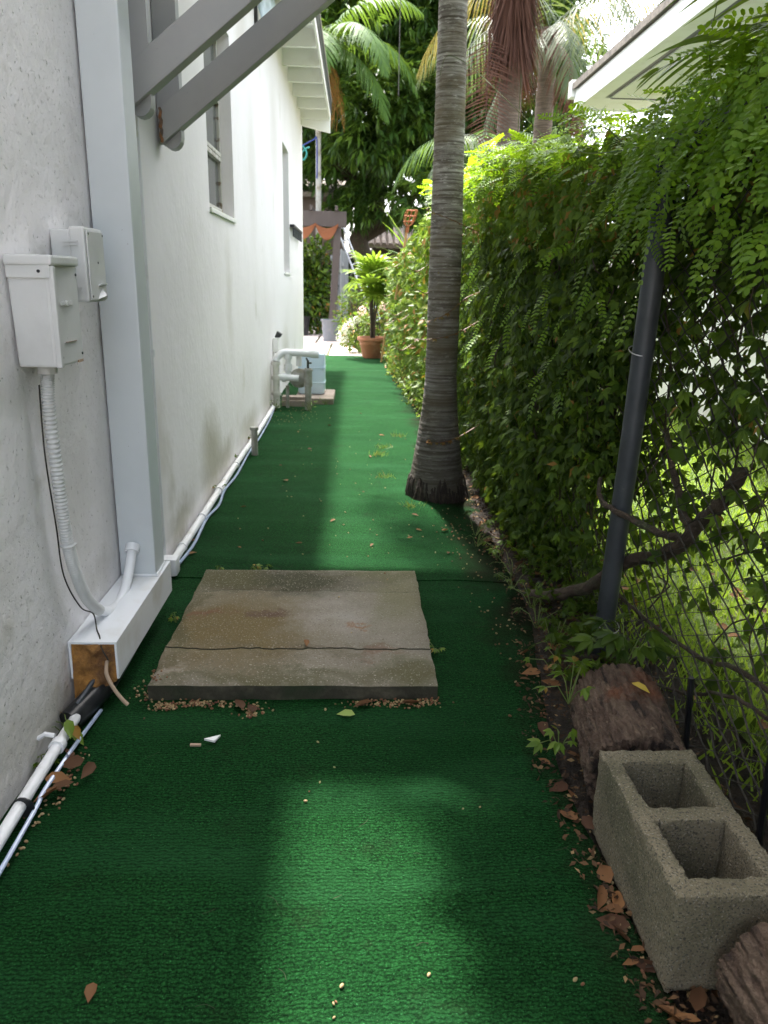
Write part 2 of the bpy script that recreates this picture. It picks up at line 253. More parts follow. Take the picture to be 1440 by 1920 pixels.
# ------------------------------------------------------------------ object helpers
def tag(o, label=None, cat=None, group=None, kind=None):
    if label: o['label'] = label
    if cat: o['category'] = cat
    if group: o['group'] = group
    if kind: o['kind'] = kind
    return o
def thing(name, loc, label, cat, group=None):
    o = bpy.data.objects.new(name, None); COL.objects.link(o); o.location = loc; o.empty_display_size = .05
    return tag(o, label, cat, group)
def wloc(p):
    v = Vector((0, 0, 0))
    while p is not None: v = v+p.location; p = p.parent
    return v
def link(name, me, mat, parent=None, org=None):
    o = bpy.data.objects.new(name, me); COL.objects.link(o)
    if mat is not None and not me.materials: me.materials.append(MT[mat] if isinstance(mat, str) else mat)
    if parent is not None:
        o.parent = parent
        if org is not None: o.location = Vector(org)-wloc(parent)
    elif org is not None: o.location = org
    return o
class MB:
    def __init__(s): s.v = []; s.f = []
    def add(s, vs, fs):
        k = len(s.v); s.v += [tuple(v) for v in vs]; s.f += [tuple(i+k for i in f) for f in fs]; return s
    def box(s, x0, x1, y0, y1, z0, z1):
        return s.add([(x0, y0, z0), (x1, y0, z0), (x1, y1, z0), (x0, y1, z0), (x0, y0, z1), (x1, y0, z1), (x1, y1, z1), (x0, y1, z1)],
                     [(0, 3, 2, 1), (4, 5, 6, 7), (0, 1, 5, 4), (1, 2, 6, 5), (2, 3, 7, 6), (3, 0, 4, 7)])
    def hexa(s, v8): return s.add(v8, [(0, 3, 2, 1), (4, 5, 6, 7), (0, 1, 5, 4), (1, 2, 6, 5), (2, 3, 7, 6), (3, 0, 4, 7)])
    def tube(s, pts, r, n=8, cap=True):
        pts = [Vector(p) for p in pts]; m = len(pts); rs = r if isinstance(r, (list, tuple)) else [r]*m
        vs = []; fs = []; up = None
        for i, p in enumerate(pts):
            t = (pts[min(i+1, m-1)]-pts[max(i-1, 0)]).normalized()
            if up is None: up = Vector((0, 0, 1)) if abs(t.z) < .9 else Vector((1, 0, 0))
            a = t.cross(up); a = a.normalized() if a.length > 1e-6 else t.orthogonal().normalized()
            b = a.cross(t).normalized(); up = b
            for k in range(n):
                q = 2*PI*k/n; vs.append(p+(a*math.cos(q)+b*math.sin(q))*rs[i])
        for i in range(m-1):
            for k in range(n): fs.append((i*n+k, i*n+(k+1) % n, (i+1)*n+(k+1) % n, (i+1)*n+k))
        if cap: fs.append(tuple(range(n-1, -1, -1))); fs.append(tuple((m-1)*n+k for k in range(n)))
        return s.add(vs, fs)
    def lathe(s, prof, c=(0, 0, 0), n=24):
        vs = []; fs = []; m = len(prof)
        for r, z in prof:
            for k in range(n): q = 2*PI*k/n; vs.append((c[0]+r*math.cos(q), c[1]+r*math.sin(q), c[2]+z))
        for i in range(m-1):
            for k in range(n): fs.append((i*n+k, i*n+(k+1) % n, (i+1)*n+(k+1) % n, (i+1)*n+k))
        return s.add(vs, fs)
    def build(s, name, mat, parent=None, bevel=0., smooth=False, org=None, angle=40):
        o0 = wloc(parent) if parent is not None else (Vector(org) if org else Vector((0, 0, 0)))
        me = bpy.data.meshes.new(name); me.from_pydata([(v[0]-o0[0], v[1]-o0[1], v[2]-o0[2]) for v in s.v], [], s.f); me.update()
        if bevel:
            bm = bmesh.new(); bm.from_mesh(me)
            bmesh.ops.bevel(bm, geom=[e for e in bm.edges if len(e.link_faces) == 2 and e.calc_face_angle(0) > .6], offset=bevel, segments=2, affect='EDGES', profile=.6)
            bm.to_mesh(me); bm.free()
        o = link(name, me, mat, parent)
        if parent is None and org: o.location = org
        if smooth: me.shade_smooth(); me.set_sharp_from_angle(angle=math.radians(angle))
        return o
def smooth_path(pts, n=6):
    pts = [Vector(p) for p in pts]; out = []
    for i in range(len(pts)-1):
        p0 = pts[max(i-1, 0)]; p1 = pts[i]; p2 = pts[i+1]; p3 = pts[min(i+2, len(pts)-1)]
        for k in range(n):
            t = k/n
            out.append(.5*((2*p1)+(p2-p0)*t+(2*p0-5*p1+4*p2-p3)*t*t+(3*p1-p0-3*p2+p3)*t**3))
    out.append(pts[-1]); return out
def np_mesh(name, V, loops, starts, smooth=False):
    me = bpy.data.meshes.new(name); me.vertices.add(len(V)); me.vertices.foreach_set('co', np.ascontiguousarray(V, np.float32).ravel())
    me.loops.add(len(loops)); me.loops.foreach_set('vertex_index', np.ascontiguousarray(loops, np.int32))
    me.polygons.add(len(starts)); me.polygons.foreach_set('loop_start', np.ascontiguousarray(starts, np.int32))
    me.update(calc_edges=True); me.validate()
    if smooth: me.shade_smooth()
    return me
def norm(a): return a/np.maximum(np.linalg.norm(a, axis=-1, keepdims=True), 1e-9)
def inst_verts(tv, P, A, N, L, W=None):
    """place template (x along leaf, y across, z normal) at points P"""
    A = norm(A); B = norm(np.cross(N, A)); N = np.cross(A, B)
    L = np.asarray(L)[:, None, None]; W = L if W is None else np.asarray(W)[:, None, None]
    return P[:, None, :]+L*tv[None, :, 0:1]*A[:, None, :]+W*tv[None, :, 1:2]*B[:, None, :]+L*tv[None, :, 2:3]*N[:, None, :]
def scatter(name, tmpl, P, A, N, L, mat, parent=None, W=None, org=(0, 0, 0), smooth=False):
    tv, tf = tmpl; V = inst_verts(np.asarray(tv, float), P, A, N, L, W); n, k = V.shape[:2]
    V = V.reshape(-1, 3)-np.asarray(wloc(parent) if parent is not None else org, float)
    fl = np.concatenate([np.asarray(f) for f in tf]); ln = np.array([len(f) for f in tf]); st = np.concatenate([[0], np.cumsum(ln)[:-1]])
    loops = (fl[None]+(np.arange(n)*k)[:, None]).ravel(); starts = (st[None]+(np.arange(n)*len(fl))[:, None]).ravel()
    o = link(name, np_mesh(name, V, loops, starts, smooth), mat, parent)
    if parent is None: o.location = org
    return o
def tmpl_mesh(name, tmpl, mat):
    me = bpy.data.meshes.new(name); me.from_pydata([tuple(v) for v in tmpl[0]], [], [tuple(f) for f in tmpl[1]]); me.update(); me.materials.append(MT[mat]); return me
def frame_matrix(p, a, n, s):
    a = Vector(a).normalized(); n = Vector(n); b = n.cross(a).normalized(); n = a.cross(b)
    m = Matrix((a*s, b*s, n*s)).transposed().to_4x4(); m.translation = p; return m
# leaf templates
def leaf_t(w=.5, fold=.10, droop=.16):
    v = [(0, 0, 0), (.22, -w*.40, fold*.7), (.22, 0, 0), (.22, w*.40, fold*.7), (.58, -w*.42, fold-droop*.4), (.58, 0, -droop*.4), (.58, w*.42, fold-droop*.4), (1, 0, -droop)]
    return np.array(v), [(0, 1, 2), (0, 2, 3), (1, 4, 5, 2), (2, 5, 6, 3), (4, 7, 5), (5, 7, 6)]
def leaf_s(w=.5, fold=.1, droop=.12):
    v = [(0, 0, 0), (.42, -w*.5, fold-droop*.3), (.45, 0, -droop*.3), (.42, w*.5, fold-droop*.3), (1, 0, -droop)]
    return np.array(v), [(0, 1, 2), (0, 2, 3), (1, 4, 2), (2, 4, 3)]
def combine(parts):
    V = []; F = []
    for v, f in parts:
        k = sum(len(x) for x in V); V.append(np.asarray(v)); F += [tuple(i+k for i in g) for g in f]
    return np.concatenate(V), F
def rot_t(t, ang, off=(0, 0, 0), s=1., tilt=0.):
    v, f = t; v = np.asarray(v)*s; c, d = math.cos(ang), math.sin(ang); ct, st = math.cos(tilt), math.sin(tilt)
    v = np.stack([v[:, 0]*ct+v[:, 2]*st, v[:, 1], -v[:, 0]*st+v[:, 2]*ct], 1)
    return np.stack([v[:, 0]*c-v[:, 1]*d, v[:, 0]*d+v[:, 1]*c, v[:, 2]], 1)+np.array(off), f
LEAF8 = leaf_t(); LEAF4 = leaf_s(); LANCE = leaf_s(.26, .05, .22)
def palmate(base, sp=(0, .75, -.75, 1.45, -1.45), sc=(1, .9, .9, .65, .65), tilt=(.1, .2, .2, .3, .3)):
    return combine([rot_t(base, a, (0, 0, 0), s, t) for a, s, t in zip(sp, sc, tilt)])
PALM5 = palmate(leaf_s(.46, .08, .2)); PALM5D = palmate(leaf_t(.46, .08, .2)); PALM3 = combine([rot_t(leaf_s(.55, .1, .2), a, (0, 0, 0), s, .1) for a, s in ((0, 1), (.9, .85), (-.9, .85))])
def pinnate_t(pairs=8, ll=.17, lw=.075, curve=.25):
    ps = []
    def lf(ang, x, s):
        v = [(0, 0, 0), (.25, -.5, .0), (.75, -.55, -.05), (1, 0, -.1), (.75, .55, -.05), (.25, .5, 0)]
        v = np.array(v)*np.array([ll*s, lw*s, ll*s]); c, d = math.cos(ang), math.sin(ang)
        v = np.stack([v[:, 0]*c-v[:, 1]*d+x, v[:, 0]*d+v[:, 1]*c, v[:, 2]-curve*x*x], 1); return v, [(0, 1, 2, 3, 4, 5)]
    for i in range(pairs):
        x = .12+.82*i/(pairs-1); s = 1-.35*abs(i/(pairs-1)-.45)
        ps.append(lf(1.15, x, s)); ps.append(lf(-1.15, x, s))
    ps.append(lf(0, .96, .9))
    st = [(0, -.006, .002), (0, .006, .002), (.5, .005, -.0625+.002), (.5, -.005, -.0605), (1, 0, -curve)]
    ps.append((np.array(st), [(0, 1, 2, 3), (3, 2, 4)]))
    return combine(ps)
PINN = pinnate_t(); PINN6 = pinnate_t(6, .2, .085)
BLADE = (np.array([(0, -.5, 0), (0, .5, 0), (.55, .38, .06), (.55, -.38, .06), (1, 0, .22)]), [(0, 1, 2, 3), (3, 2, 4)])
def rnd_dir(n, zb=0., s=1.):
    d = rng.normal(size=(n, 3)); d[:, 2] = d[:, 2]*s+zb; return norm(d)
def fbm(x, y, z=0., o=3): return mnoise.fractal(Vector((x, y, z)), 1., 2., o)

def grid_surface(name, xs_fn, ys, nx, zfn, mat, thick=0., kind='structure'):
    vs = []; fs = []
    for y in ys:
        x0, x1 = xs_fn(y)
        for i in range(nx+1): x = x0+(x1-x0)*i/nx; vs.append((x, y, zfn(x, y)))
    W = nx+1
    for j in range(len(ys)-1):
        for i in range(nx): fs.append((j*W+i, j*W+i+1, (j+1)*W+i+1, (j+1)*W+i))
    if thick:   # skirt
        ring = [i for i in range(W)]+[(j*W+nx) for j in range(1, len(ys))]+[(len(ys)-1)*W+i for i in range(nx-1, -1, -1)]+[j*W for j in range(len(ys)-2, 0, -1)]
        k = len(vs); vs += [(vs[i][0], vs[i][1], vs[i][2]-thick) for i in ring]; n = len(ring)
        for a in range(n): b = (a+1) % n; fs.append((ring[b], ring[a], k+a, k+b))
    m = MB(); m.add(vs, fs); o = m.build(name, mat, smooth=True); tag(o, kind=kind); return o
def interp(tab, y):
    return float(np.interp(y, [t[0] for t in tab], [t[1] for t in tab]))

# ------------------------------------------------------------------ setting: ground, soil, carpet, lawn, paving
XW = -0.74
g = MB().add([(-120, -120, -.05), (120, -120, -.05), (120, 120, -.05), (-120, 120, -.05)], [(0, 1, 2, 3)]).build('ground', 'farground'); tag(g, kind='structure')
EDGE = [(-1.5, .56), (.3, .56), (.97, .53), (1.3, .51), (1.6, .49), (2.0, .54), (2.45, .62), (3.0, .63), (3.7, .64), (4.6, .66), (6, .62), (7.8, .58), (10.4, .55), (12.1, .52)]
def cz(x, y):
    z = .010*fbm(x*1.3, y*1.1, 3.3)+.005*fbm(x*4, y*4, 8.)
    z += .014*math.exp(-((y-3.0)/.25)**2)*max(0, (x+.1))           # rise in front of the palm
    z -= .03*max(0, min(1, (x-.40)/.22))*(.5+.5*fbm(0, y*2.3, 1.))   # sinks under the litter
    z += .0055*fbm(x*.9+4, y*4.2, 6.)*min(1, max(0, (y-.5)/2))
    if abs(y-2.77) < .12: z += .004
    return z
def edge_x(y): return interp(EDGE, y)+.025*fbm(y*3.1, .7, 0.)
ys = list(np.arange(-1.5, 2.765, .028)); grid_surface('path', lambda y: (XW+.004, edge_x(y)), ys, 64, lambda x, y: cz(x, y), 'carpet', .012)
ys = list(np.arange(2.75, 4.6, .028))+list(np.arange(4.6, 12.0, .06))
grid_surface('path', lambda y: (XW+.004, edge_x(y)), ys, 56, lambda x, y: cz(x, y)+.004, 'carpet', .012)
ys = list(np.arange(-1.5, 4.5, .03))+list(np.arange(4.5, 12.3, .07))
grid_surface('soil_bed', lambda y: (.36, 1.02), ys, 26, lambda x, y: -.026+.020*max(0, min(1, (x-.5)/.2))+.008*fbm(x*7, y*7, 2.)+.008*fbm(x*2, y*2, 5.), 'soil')
grid_surface('lawn', lambda y: (1.0, 3.6), list(np.arange(-1.5, 13.5, .12)), 24, lambda x, y: .004+.012*fbm(x*3, y*3, 1.), 'lawnsoil')
dw = MB().box(-9, 9, -14, -1.55, -.045, -.02).build('bounce_slab', 'paver'); tag(dw, kind='structure')  # added unseen behind the camera to bounce light forward
pj = MB().box(-3.6, .75, 12.02, 19.5, -.045, -.012).build('paving', 'mortarsand'); tag(pj, kind='structure')
for j, (y0, y1) in enumerate(((12.05, 14.3), (14.36, 16.7), (16.76, 19.4))):
    for i in range(4):
        x0 = -3.2+i*.93+(0 if j % 2 == 0 else -.3); x1 = x0+.89
        MB().box(x0, x1, y0, y1, -.05, .006+random.uniform(-.004, .004)).build('paver', 'paver', pj, bevel=.008)

# ------------------------------------------------------------------ white house on the left
H = thing('white_house', (XW, 4.5, 0), 'white plastered house wall with eave along the left of the carpet path', 'house')
WY0, WY1, WZ = -1.3, 11.24, 3.45
WIN = [(4.17, 5.0, 1.44, 2.42), (8.3, 9.0, 1.17, 2.40)]
m = MB().box(XW-.22, XW, WY0, 2.335, -.05, WZ); m.build('wall', 'stucco', H)
m = MB(); y = 2.3351
for (a, b, c, d) in WIN:
    m.box(XW-.22, XW, y, a, -.05, WZ); m.box(XW-.22, XW, a, b, -.05, c); m.box(XW-.22, XW, a, b, d, WZ); y = b
m.box(XW-.22, XW, y, WY1, -.05, WZ)
m.build('wall', 'plaster', H)
MB().box(-6, XW-.2201, WY1-.2, WY1, -.05, WZ).build('wall', 'plaster', H)
MB().box(-6, XW-.2201, WY0, WY0+.2, -.05, WZ).build('wall', 'plaster', H)
# windows: awning sashes set back in the opening
XG = XW-.085
for wi, (a, b, c, d) in enumerate(WIN):
    fr = MB(); t = .028
    fr.box(XG-.03, XG+.012, a, a+t, c, d); fr.box(XG-.03, XG+.012, b-t, b, c, d); fr.box(XG-.03, XG+.012, a+t, b-t, d-t, d); fr.box(XG-.03, XG+.012, a+t, b-t, c, c+t)
    W = fr.build('window', 'sashwood', H, bevel=.003)
    n = 3 if wi == 0 else 4; hgt = (d-c-2*t)/n
    for k in range(n):
        z0 = c+t+k*hgt; z1 = z0+hgt-.004; s = .022; q = MB()
        q.box(XG-.012, XG+.02, a+t, a+t+s, z0, z1); q.box(XG-.012, XG+.02, b-t-s, b-t, z0, z1)
        q.box(XG-.012, XG+.026, a+t+s, b-t-s, z0, z0+s); q.box(XG-.012, XG+.026, a+t+s, b-t-s, z1-s, z1)
        q.build('sash', 'sashwood', W, bevel=.003)
        MB().box(XG-.002, XG+.003, a+t+s, b-t-s, z0+s, z1-s).build('pane', 'glass', W)
    MB().box(XG-.11, XG-.10, a, b, c, d).build('curtain', 'curtain', W)
    MB().hexa([(XG+.02, a, c-.001), (XW+.012, a, c-.022), (XW+.012, b, c-.022), (XG+.02, b, c-.001), (XG+.02, a, c+.014), (XW+.012, a, c+.002), (XW+.012, b, c+.002), (XG+.02, b, c+.014)]).build('sill', 'white', W, bevel=.003)
# eave: rafters, soffit boards, fascia, drip edge, roof
XE = -.36
for yy in [11.07-.645*k for k in range(0, 14)]:
    MB().hexa([(XW-.1, yy-.045, 3.10), (XE-.02, yy-.045, 3.095), (XE-.02, yy, 3.095), (XW-.1, yy, 3.10), (XW-.1, yy-.045, 3.33), (XE-.02, yy-.045, 3.25), (XE-.02, yy, 3.25), (XW-.1, yy, 3.33)]).build('rafter', 'white', H, bevel=.004)
for k in range(4):
    x0 = XW-.1+k*.115; x1 = x0+.112; zf = lambda x: 3.331-.22*(x-XW+.1)
    MB().hexa([(x0, WY0, zf(x0)), (x1, WY0, zf(x1)), (x1, WY1, zf(x1)), (x0, WY1, zf(x0)), (x0, WY0, zf(x0)+.02), (x1, WY0, zf(x1)+.02), (x1, WY1, zf(x1)+.02), (x0, WY1, zf(x0)+.02)]).build('soffit_board', 'white', H)
MB().box(XE-.019, XE, WY0, WY1+.02, 3.12, 3.31).build('fascia', 'white', H, bevel=.003)
MB().box(XE+.001, XE+.012, WY0, WY1+.04, 3.20, 3.33).build('drip_edge', 'black', H)
MB().hexa([(XW-.02, WY1-.16, 3.035), (XE, WY1-.16, 2.945), (XE, WY1-.12, 2.945), (XW-.02, WY1-.12, 3.035), (XW-.02, WY1-.16, 3.12), (XE, WY1-.16, 3.115), (XE, WY1-.12, 3.115), (XW-.02, WY1-.12, 3.12)]).build('end_board', 'white', H, bevel=.004)
MB().hexa([(-5, WY0, 4.6), (XE+.015, WY0, 3.335), (XE+.015, WY1+.06, 3.335), (-5, WY1+.06, 4.6), (-5, WY0, 4.68), (XE+.015, WY0, 3.38), (XE+.015, WY1+.06, 3.38), (-5, WY1+.06, 4.68)]).build('roof', 'roof', H)

# wall rack near the far corner
R = thing('wall_rack', (XW, 9.7, 1.57), 'small black slatted rack fixed to the white wall near its far corner', 'rack')
MB().box(XW+.002, XW+.05, 9.05, 10.4, 1.655, 1.685).build('shelf', 'black', R, bevel=.003)
for k in range(12): MB().box(XW+.03, XW+.045, 9.08+k*.115, 9.12+k*.115, 1.56, 1.654).build('slat', 'greypipe', R)
# torn plastic caught high on the wall
tp = MB(); tv = []; 
for j in range(7):
    for i in range(5): tv.append((XW+.03+.05*fbm(i*.7, j*.6, 4.)+.02*i, 6.30+i*.05+.03*fbm(i, j, 9.), 3.08-j*.045-.02*i*j/6+.02*fbm(i*.9, j*.9, 1.)))
tp.add(tv, [(j*5+i, j*5+i+1, j*5+i+6, j*5+i+5) for j in range(6) for i in range(4)])
P_ = thing('torn_plastic', (XW, 6.3, 2.9), 'crumpled pale plastic scrap hanging from the eave above the path', 'plastic scrap')
o = tp.build('sheet', 'tank', P_, smooth=True, angle=60); md = o.modifiers.new('s', 'SOLIDIFY'); md.thickness = .002
MB().box(XW+.002, XW+.025, 6.22, 6.25, 2.66, 3.09).build('strap', 'black', P_)

# ------------------------------------------------------------------ steel post, base beam, brackets, added canopy
PX0, PX1, PY0, PY1 = XW+.006, -.624, 2.30, 2.412
P1 = thing('steel_post', (PX0, 2.35, .19), 'pale grey blue steel box post standing against the rough white wall', 'post')
MB().box(PX0, PX1, PY0, PY1, .192, 3.6).build('column', 'post', P1, bevel=.005)
MB().tube([(PX0+.004, PY1+.002, .194), (PX1, PY1+.003, .194), (PX1+.002, PY0, .194), (PX0+.01, PY0-.002, .194)], .005, 6).build('weld', 'beamwhite', P1, smooth=True)
B1 = thing('base_beam', (-.68, 2.1, .085), 'white steel box beam lying along the wall under the post, its near end open', 'beam')
m = MB(); t = .006; x0, x1, y0, y1, z0, z1 = XW+.004, -.612, 1.835, 2.44, .085, .190
m.box(x0, x1, y0, y1, z1-t, z1); m.box(x0, x1, y0, y1, z0, z0+t); m.box(x0, x0+t, y0, y1, z0+t, z1-t); m.box(x1-t, x1, y0, y1, z0+t, z1-t); m.box(x0+t, x1-t, y1-t, y1, z0+t, z1-t)
m.build('box_tube', 'beamwhite', B1)
fm = MB(); fv = []; nx, nz = 12, 12
for j in range(nz+1):
    for i in range(nx+1):
        u, v = i/nx, j/nz; zb = .03+.05*u
        fv.append((x0+t+(x1-x0-2*t)*u, 1.842-.022*(.4+fbm(u*4, v*4, 2.))*math.sin(PI*min(1, u+.05))-.012*(1-v), zb+(z1-t-zb)*v))
k = len(fv); fv += [(a, 1.93, c) for a, b, c in fv]
ff = [(j*(nx+1)+i, j*(nx+1)+i+1, (j+1)*(nx+1)+i+1, (j+1)*(nx+1)+i) for j in range(nz) for i in range(nx)]
ff += [(i+1, i, k+i, k+i+1) for i in range(nx)]
ff += [((j+1)*(nx+1), j*(nx+1), k+j*(nx+1), k+(j+1)*(nx+1)) for j in range(nz)]+[(j*(nx+1)+nx, (j+1)*(nx+1)+nx, k+(j+1)*(nx+1)+nx, k+j*(nx+1)+nx) for j in range(nz)]
fm.add(fv, ff); tag(fm.build('foam_plug', 'foam', B1, smooth=True, angle=70), 'brown spray foam filling the open beam end')
bp = thing('drain_hose', (-.68, 1.8, .01), 'black rubber hose bending out below the open end of the white beam', 'hose')
MB().tube(smooth_path([(-.655, 2.05, .072), (-.655, 1.93, .066), (-.665, 1.85, .050), (-.690, 1.79, .032), (-.712, 1.735, .018)], 8), .031, 16).build('hose', 'black', bp, smooth=True)
MB().tube(smooth_path([(-.668, 1.85, .085), (-.676, 1.825, .083), (-.688, 1.79, .066), (-.700, 1.76, .052)], 5), .007, 8).build('strap', 'greypipe', bp, smooth=True)

def bracket(yc, label, zb):
    T = thing('wall_bracket', (XW, yc, zb), label, 'bracket', 'steel brackets holding the canopy')
    m = MB(); n = 8; w0, w1 = XW+.004, XW+.088; prof = [(w0, 2.66), (w0, zb+.02)]
    prof += [(w0+.01+(w1-w0-.01)*.5*(1-math.cos(PI*k/n)), zb+.045-.045*math.sin(PI*k/n)) for k in range(n+1)]+[(w1, 2.66)]
    vs = [(x, yc, z) for x, z in prof]+[(x, yc+.055, z) for x, z in prof]; q = len(prof)
    fs = [tuple(range(q)), tuple(range(2*q-1, q-1, -1))]+[(i, q+i, q+(i+1) % q, (i+1) % q) for i in range(q)]
    m.add(vs, fs); m.build('upright', 'brace', T)
    sl_, th = .785, .125; x0, zz0 = XW+.02, zb+.012; x1 = 0.60; b = MB()
    y0, y1 = yc-.028, yc+.035
    b.hexa([(x0, y0, zz0), (x1, y0, zz0+(x1-x0)*sl_), (x1, y1, zz0+(x1-x0)*sl_), (x0, y1, zz0), (x0, y0, zz0+th), (x1, y0, zz0+(x1-x0)*sl_+th), (x1, y1, zz0+(x1-x0)*sl_+th), (x0, y1, zz0+th)])
    b.build('brace', 'brace', T, bevel=.004)
    wd = [(XW+.022+.003*math.sin(k*2.1), y0-.003, zz0+.005+k*.0105) for k in range(12)]
    MB().tube(wd, [.005+.0025*random.random() for _ in wd], 6).build('weld', 'rust', T, smooth=True)
bracket(2.72, 'nearer grey steel bracket with slanting brace, right behind the post', 1.585)
bracket(3.15, 'farther grey steel bracket with rounded foot on the smooth wall', 1.555)
CN = thing('unseen_canopy', (-.1, 3.3, 2.66), 'unseen flat canopy added over the two grey brackets to shade the path', 'canopy')  # inferred from the brackets, placed out of view to shade the path
MB().box(XW+.01, .72, 2.66, 3.98, 2.70, 2.76).build('deck', 'white', CN)
for yy in (2.72, 3.15, 3.9): MB().box(XW+.01, .70, yy, yy+.05, 2.662, 2.699).build('joist', 'brace', CN)

# ------------------------------------------------------------------ utility boxes and conduits
BX = thing('utility_box', (XW, 1.79, .905), 'large grey painted utility box with overlapping lid on the rough wall', 'utility box')
MB().hexa([(XW+.008, 1.722, .905), (-.648, 1.716, .905), (-.640, 1.868, .905), (XW+.008, 1.868, .905), (XW+.002, 1.722, 1.126), (-.648, 1.716, 1.126), (-.640, 1.868, 1.126), (XW+.002, 1.868, 1.126)]).build('case', 'boxpaint', BX, bevel=.006)
MB().hexa([(XW+.004, 1.716, 1.092), (-.642, 1.710, 1.092), (-.642, 1.720, 1.092), (XW+.004, 1.7215, 1.092), (XW+.004, 1.716, 1.13), (-.642, 1.710, 1.13), (-.642, 1.720, 1.13), (XW+.004, 1.7215, 1.13)]).build('side_flap', 'boxpaint', BX, bevel=.0015)
MB().box(XW+.004, -.636, 1.708, 1.874, 1.118, 1.139).build('lid', 'boxpaint', BX, bevel=.005)
MB().box(-.648, -.6355, 1.712, 1.728, .905, 1.117).build('corner_strip', 'boxpaint', BX, bevel=.003)
for z in (1.066, 1.062): pass
MB().tube([(-.665, 1.7105, 1.106), (-.665, 1.7085, 1.106)], .0035, 10).build('screw', 'black', BX)
for k in range(9):                                                    # worn moulded lettering, no longer readable
    yk = 1.756+k*.0072+(.004 if k > 4 else 0); MB().box(-.6425, -.6392, yk, yk+.0045, 1.036, 1.0425+.001*(k % 3)).build('moulded_mark', 'boxpaint', BX)
MB().tube([(-.6435, 1.7905, 1.039), (-.6386, 1.7905, 1.039)], .006, 14).build('moulded_mark', 'boxpaint', BX)
MB().tube([(-.700, 1.795, .906), (-.700, 1.795, .884)], .022, 12).build('connector', 'boxpaint', BX, smooth=True)
for yk, zk in ((1.733, .925), (1.858, .925), (1.858, 1.10)): MB().tube([(-.6445, yk, zk), (-.6385, yk, zk)], .0032, 8).build('screw', 'greypipe', BX)
MB().box(-.6445, -.6398, 1.77, 1.83, .955, .957).build('scratch', 'pad', BX); MB().box(-.6445, -.6392, 1.83, 1.86, .906, .912).build('chipped_paint', 'beigecable', BX)
BS = thing('meter_box', (XW, 2.05, 1.035), 'smaller painted meter box with hinged cover, behind the large box', 'utility box')
MB().box(XW+.004, -.690, 1.985, 2.105, 1.040, 1.205).build('back_case', 'boxpaint', BS, bevel=.004)
MB().box(-.6895, -.652, 1.978, 2.112, 1.036, 1.212).build('cover', 'boxpaint', BS, bevel=.006)
MB().box(-.6515, -.6475, 1.985, 2.106, 1.041, 1.204).build('door_panel', 'boxpaint', BS, bevel=.002)
for z in (1.168, 1.176, 1.062, 1.069): MB().box(-.705, -.668, 1.9735, 1.9775, z, z+.0035).build('hinge', 'boxpaint', BS)
MB().hexa([(-.647, 2.04, 1.074), (-.6475, 2.085, 1.074), (-.638, 2.085, 1.0785), (-.638, 2.04, 1.0785), (-.647, 2.04, 1.077), (-.6475, 2.085, 1.077), (-.638, 2.085, 1.0805), (-.638, 2.04, 1.0805)]).build('hasp', 'boxpaint', BS)
MB().add([(-.6472, 2.03, 1.043), (-.6472, 2.1, 1.043), (-.6472, 2.066, 1.068), (-.632, 2.055, 1.052), (-.6475, 2.066, 1.0405)], [(0, 3, 2), (3, 1, 2), (0, 4, 3), (4, 1, 3)]).build('peeling_label', 'chip', BS)
for yk, zk in ((1.992, 1.05), (2.099, 1.05), (1.992, 1.196), (2.099, 1.196), (2.05, 1.13)): MB().tube([(-.6475, yk, zk), (-.6462, yk, zk)], .0028, 8).build('screw', 'greypipe', BS)
for k in range(3): MB().box(-.6476, -.6470, 2.0, 2.09-.02*(k % 2), 1.180-k*.007, 1.1825-k*.007).build('moulded_line', 'boxpaint', BS)

CD = thing('flexible_conduit', (-.70, 1.8, .2), 'ribbed white conduit hanging in a loop from the large box to the post', 'conduit')
pth = smooth_path([(-.700, 1.795, .886), (-.702, 1.785, .81), (-.703, 1.798, .64), (-.703, 1.81, .50), (-.700, 1.832, .40), (-.697, 1.89, .29), (-.694, 1.965, .222)], 64)
MB().tube(pth, [.0154 if i % 4 < 2 else .0124 for i in range(len(pth))], 12).build('ribbed_hose', 'boxpaint', CD, smooth=True, angle=70)
p2 = smooth_path([(-.694, 1.963, .2235), (-.692, 2.04, .186), (-.690, 2.12, .178), (-.689, 2.195, .200), (-.689, 2.25, .242), (-.689, 2.299, .296)], 8)
MB().tube(p2, .0145, 14).build('elbow_pipe', 'beamwhite', CD, smooth=True)
MB().tube([(-.689, 2.282, .278), (-.689, 2.2985, .295)], .022, 14).build('collar', 'beamwhite', CD, smooth=True)
MB().tube([(-.7215, 1.812, .462), (-.704, 1.795, .462), (-.686, 1.80, .464), (-.684, 1.82, .465)], .003, 6).build('clip', 'boxpaint', CD, smooth=True)
cb = thing('loose_wire', (-.69, 1.83, .1), 'thin dark wire following the ribbed conduit down to the beam end', 'wire')
MB().tube(smooth_path([(-.715, 1.776, .86), (-.717, 1.772, .70), (-.716, 1.79, .52), (-.722, 1.82, .38), (-.712, 1.88, .27), (-.700, 1.935, .225), (-.682, 1.90, .196), (-.664, 1.865, .192), (-.648, 1.828, .176), (-.632, 1.822, .146)], 8), .0019, 6).build('wire', 'wire', cb, smooth=True)
MB().tube(smooth_path([(-.637, 1.827, .140), (-.632, 1.80, .118), (-.612, 1.785, .085), (-.590, 1.775, .06), (-.575, 1.772, .045)], 6), .005, 8).build('stripped_end', 'beigecable', cb, smooth=True)

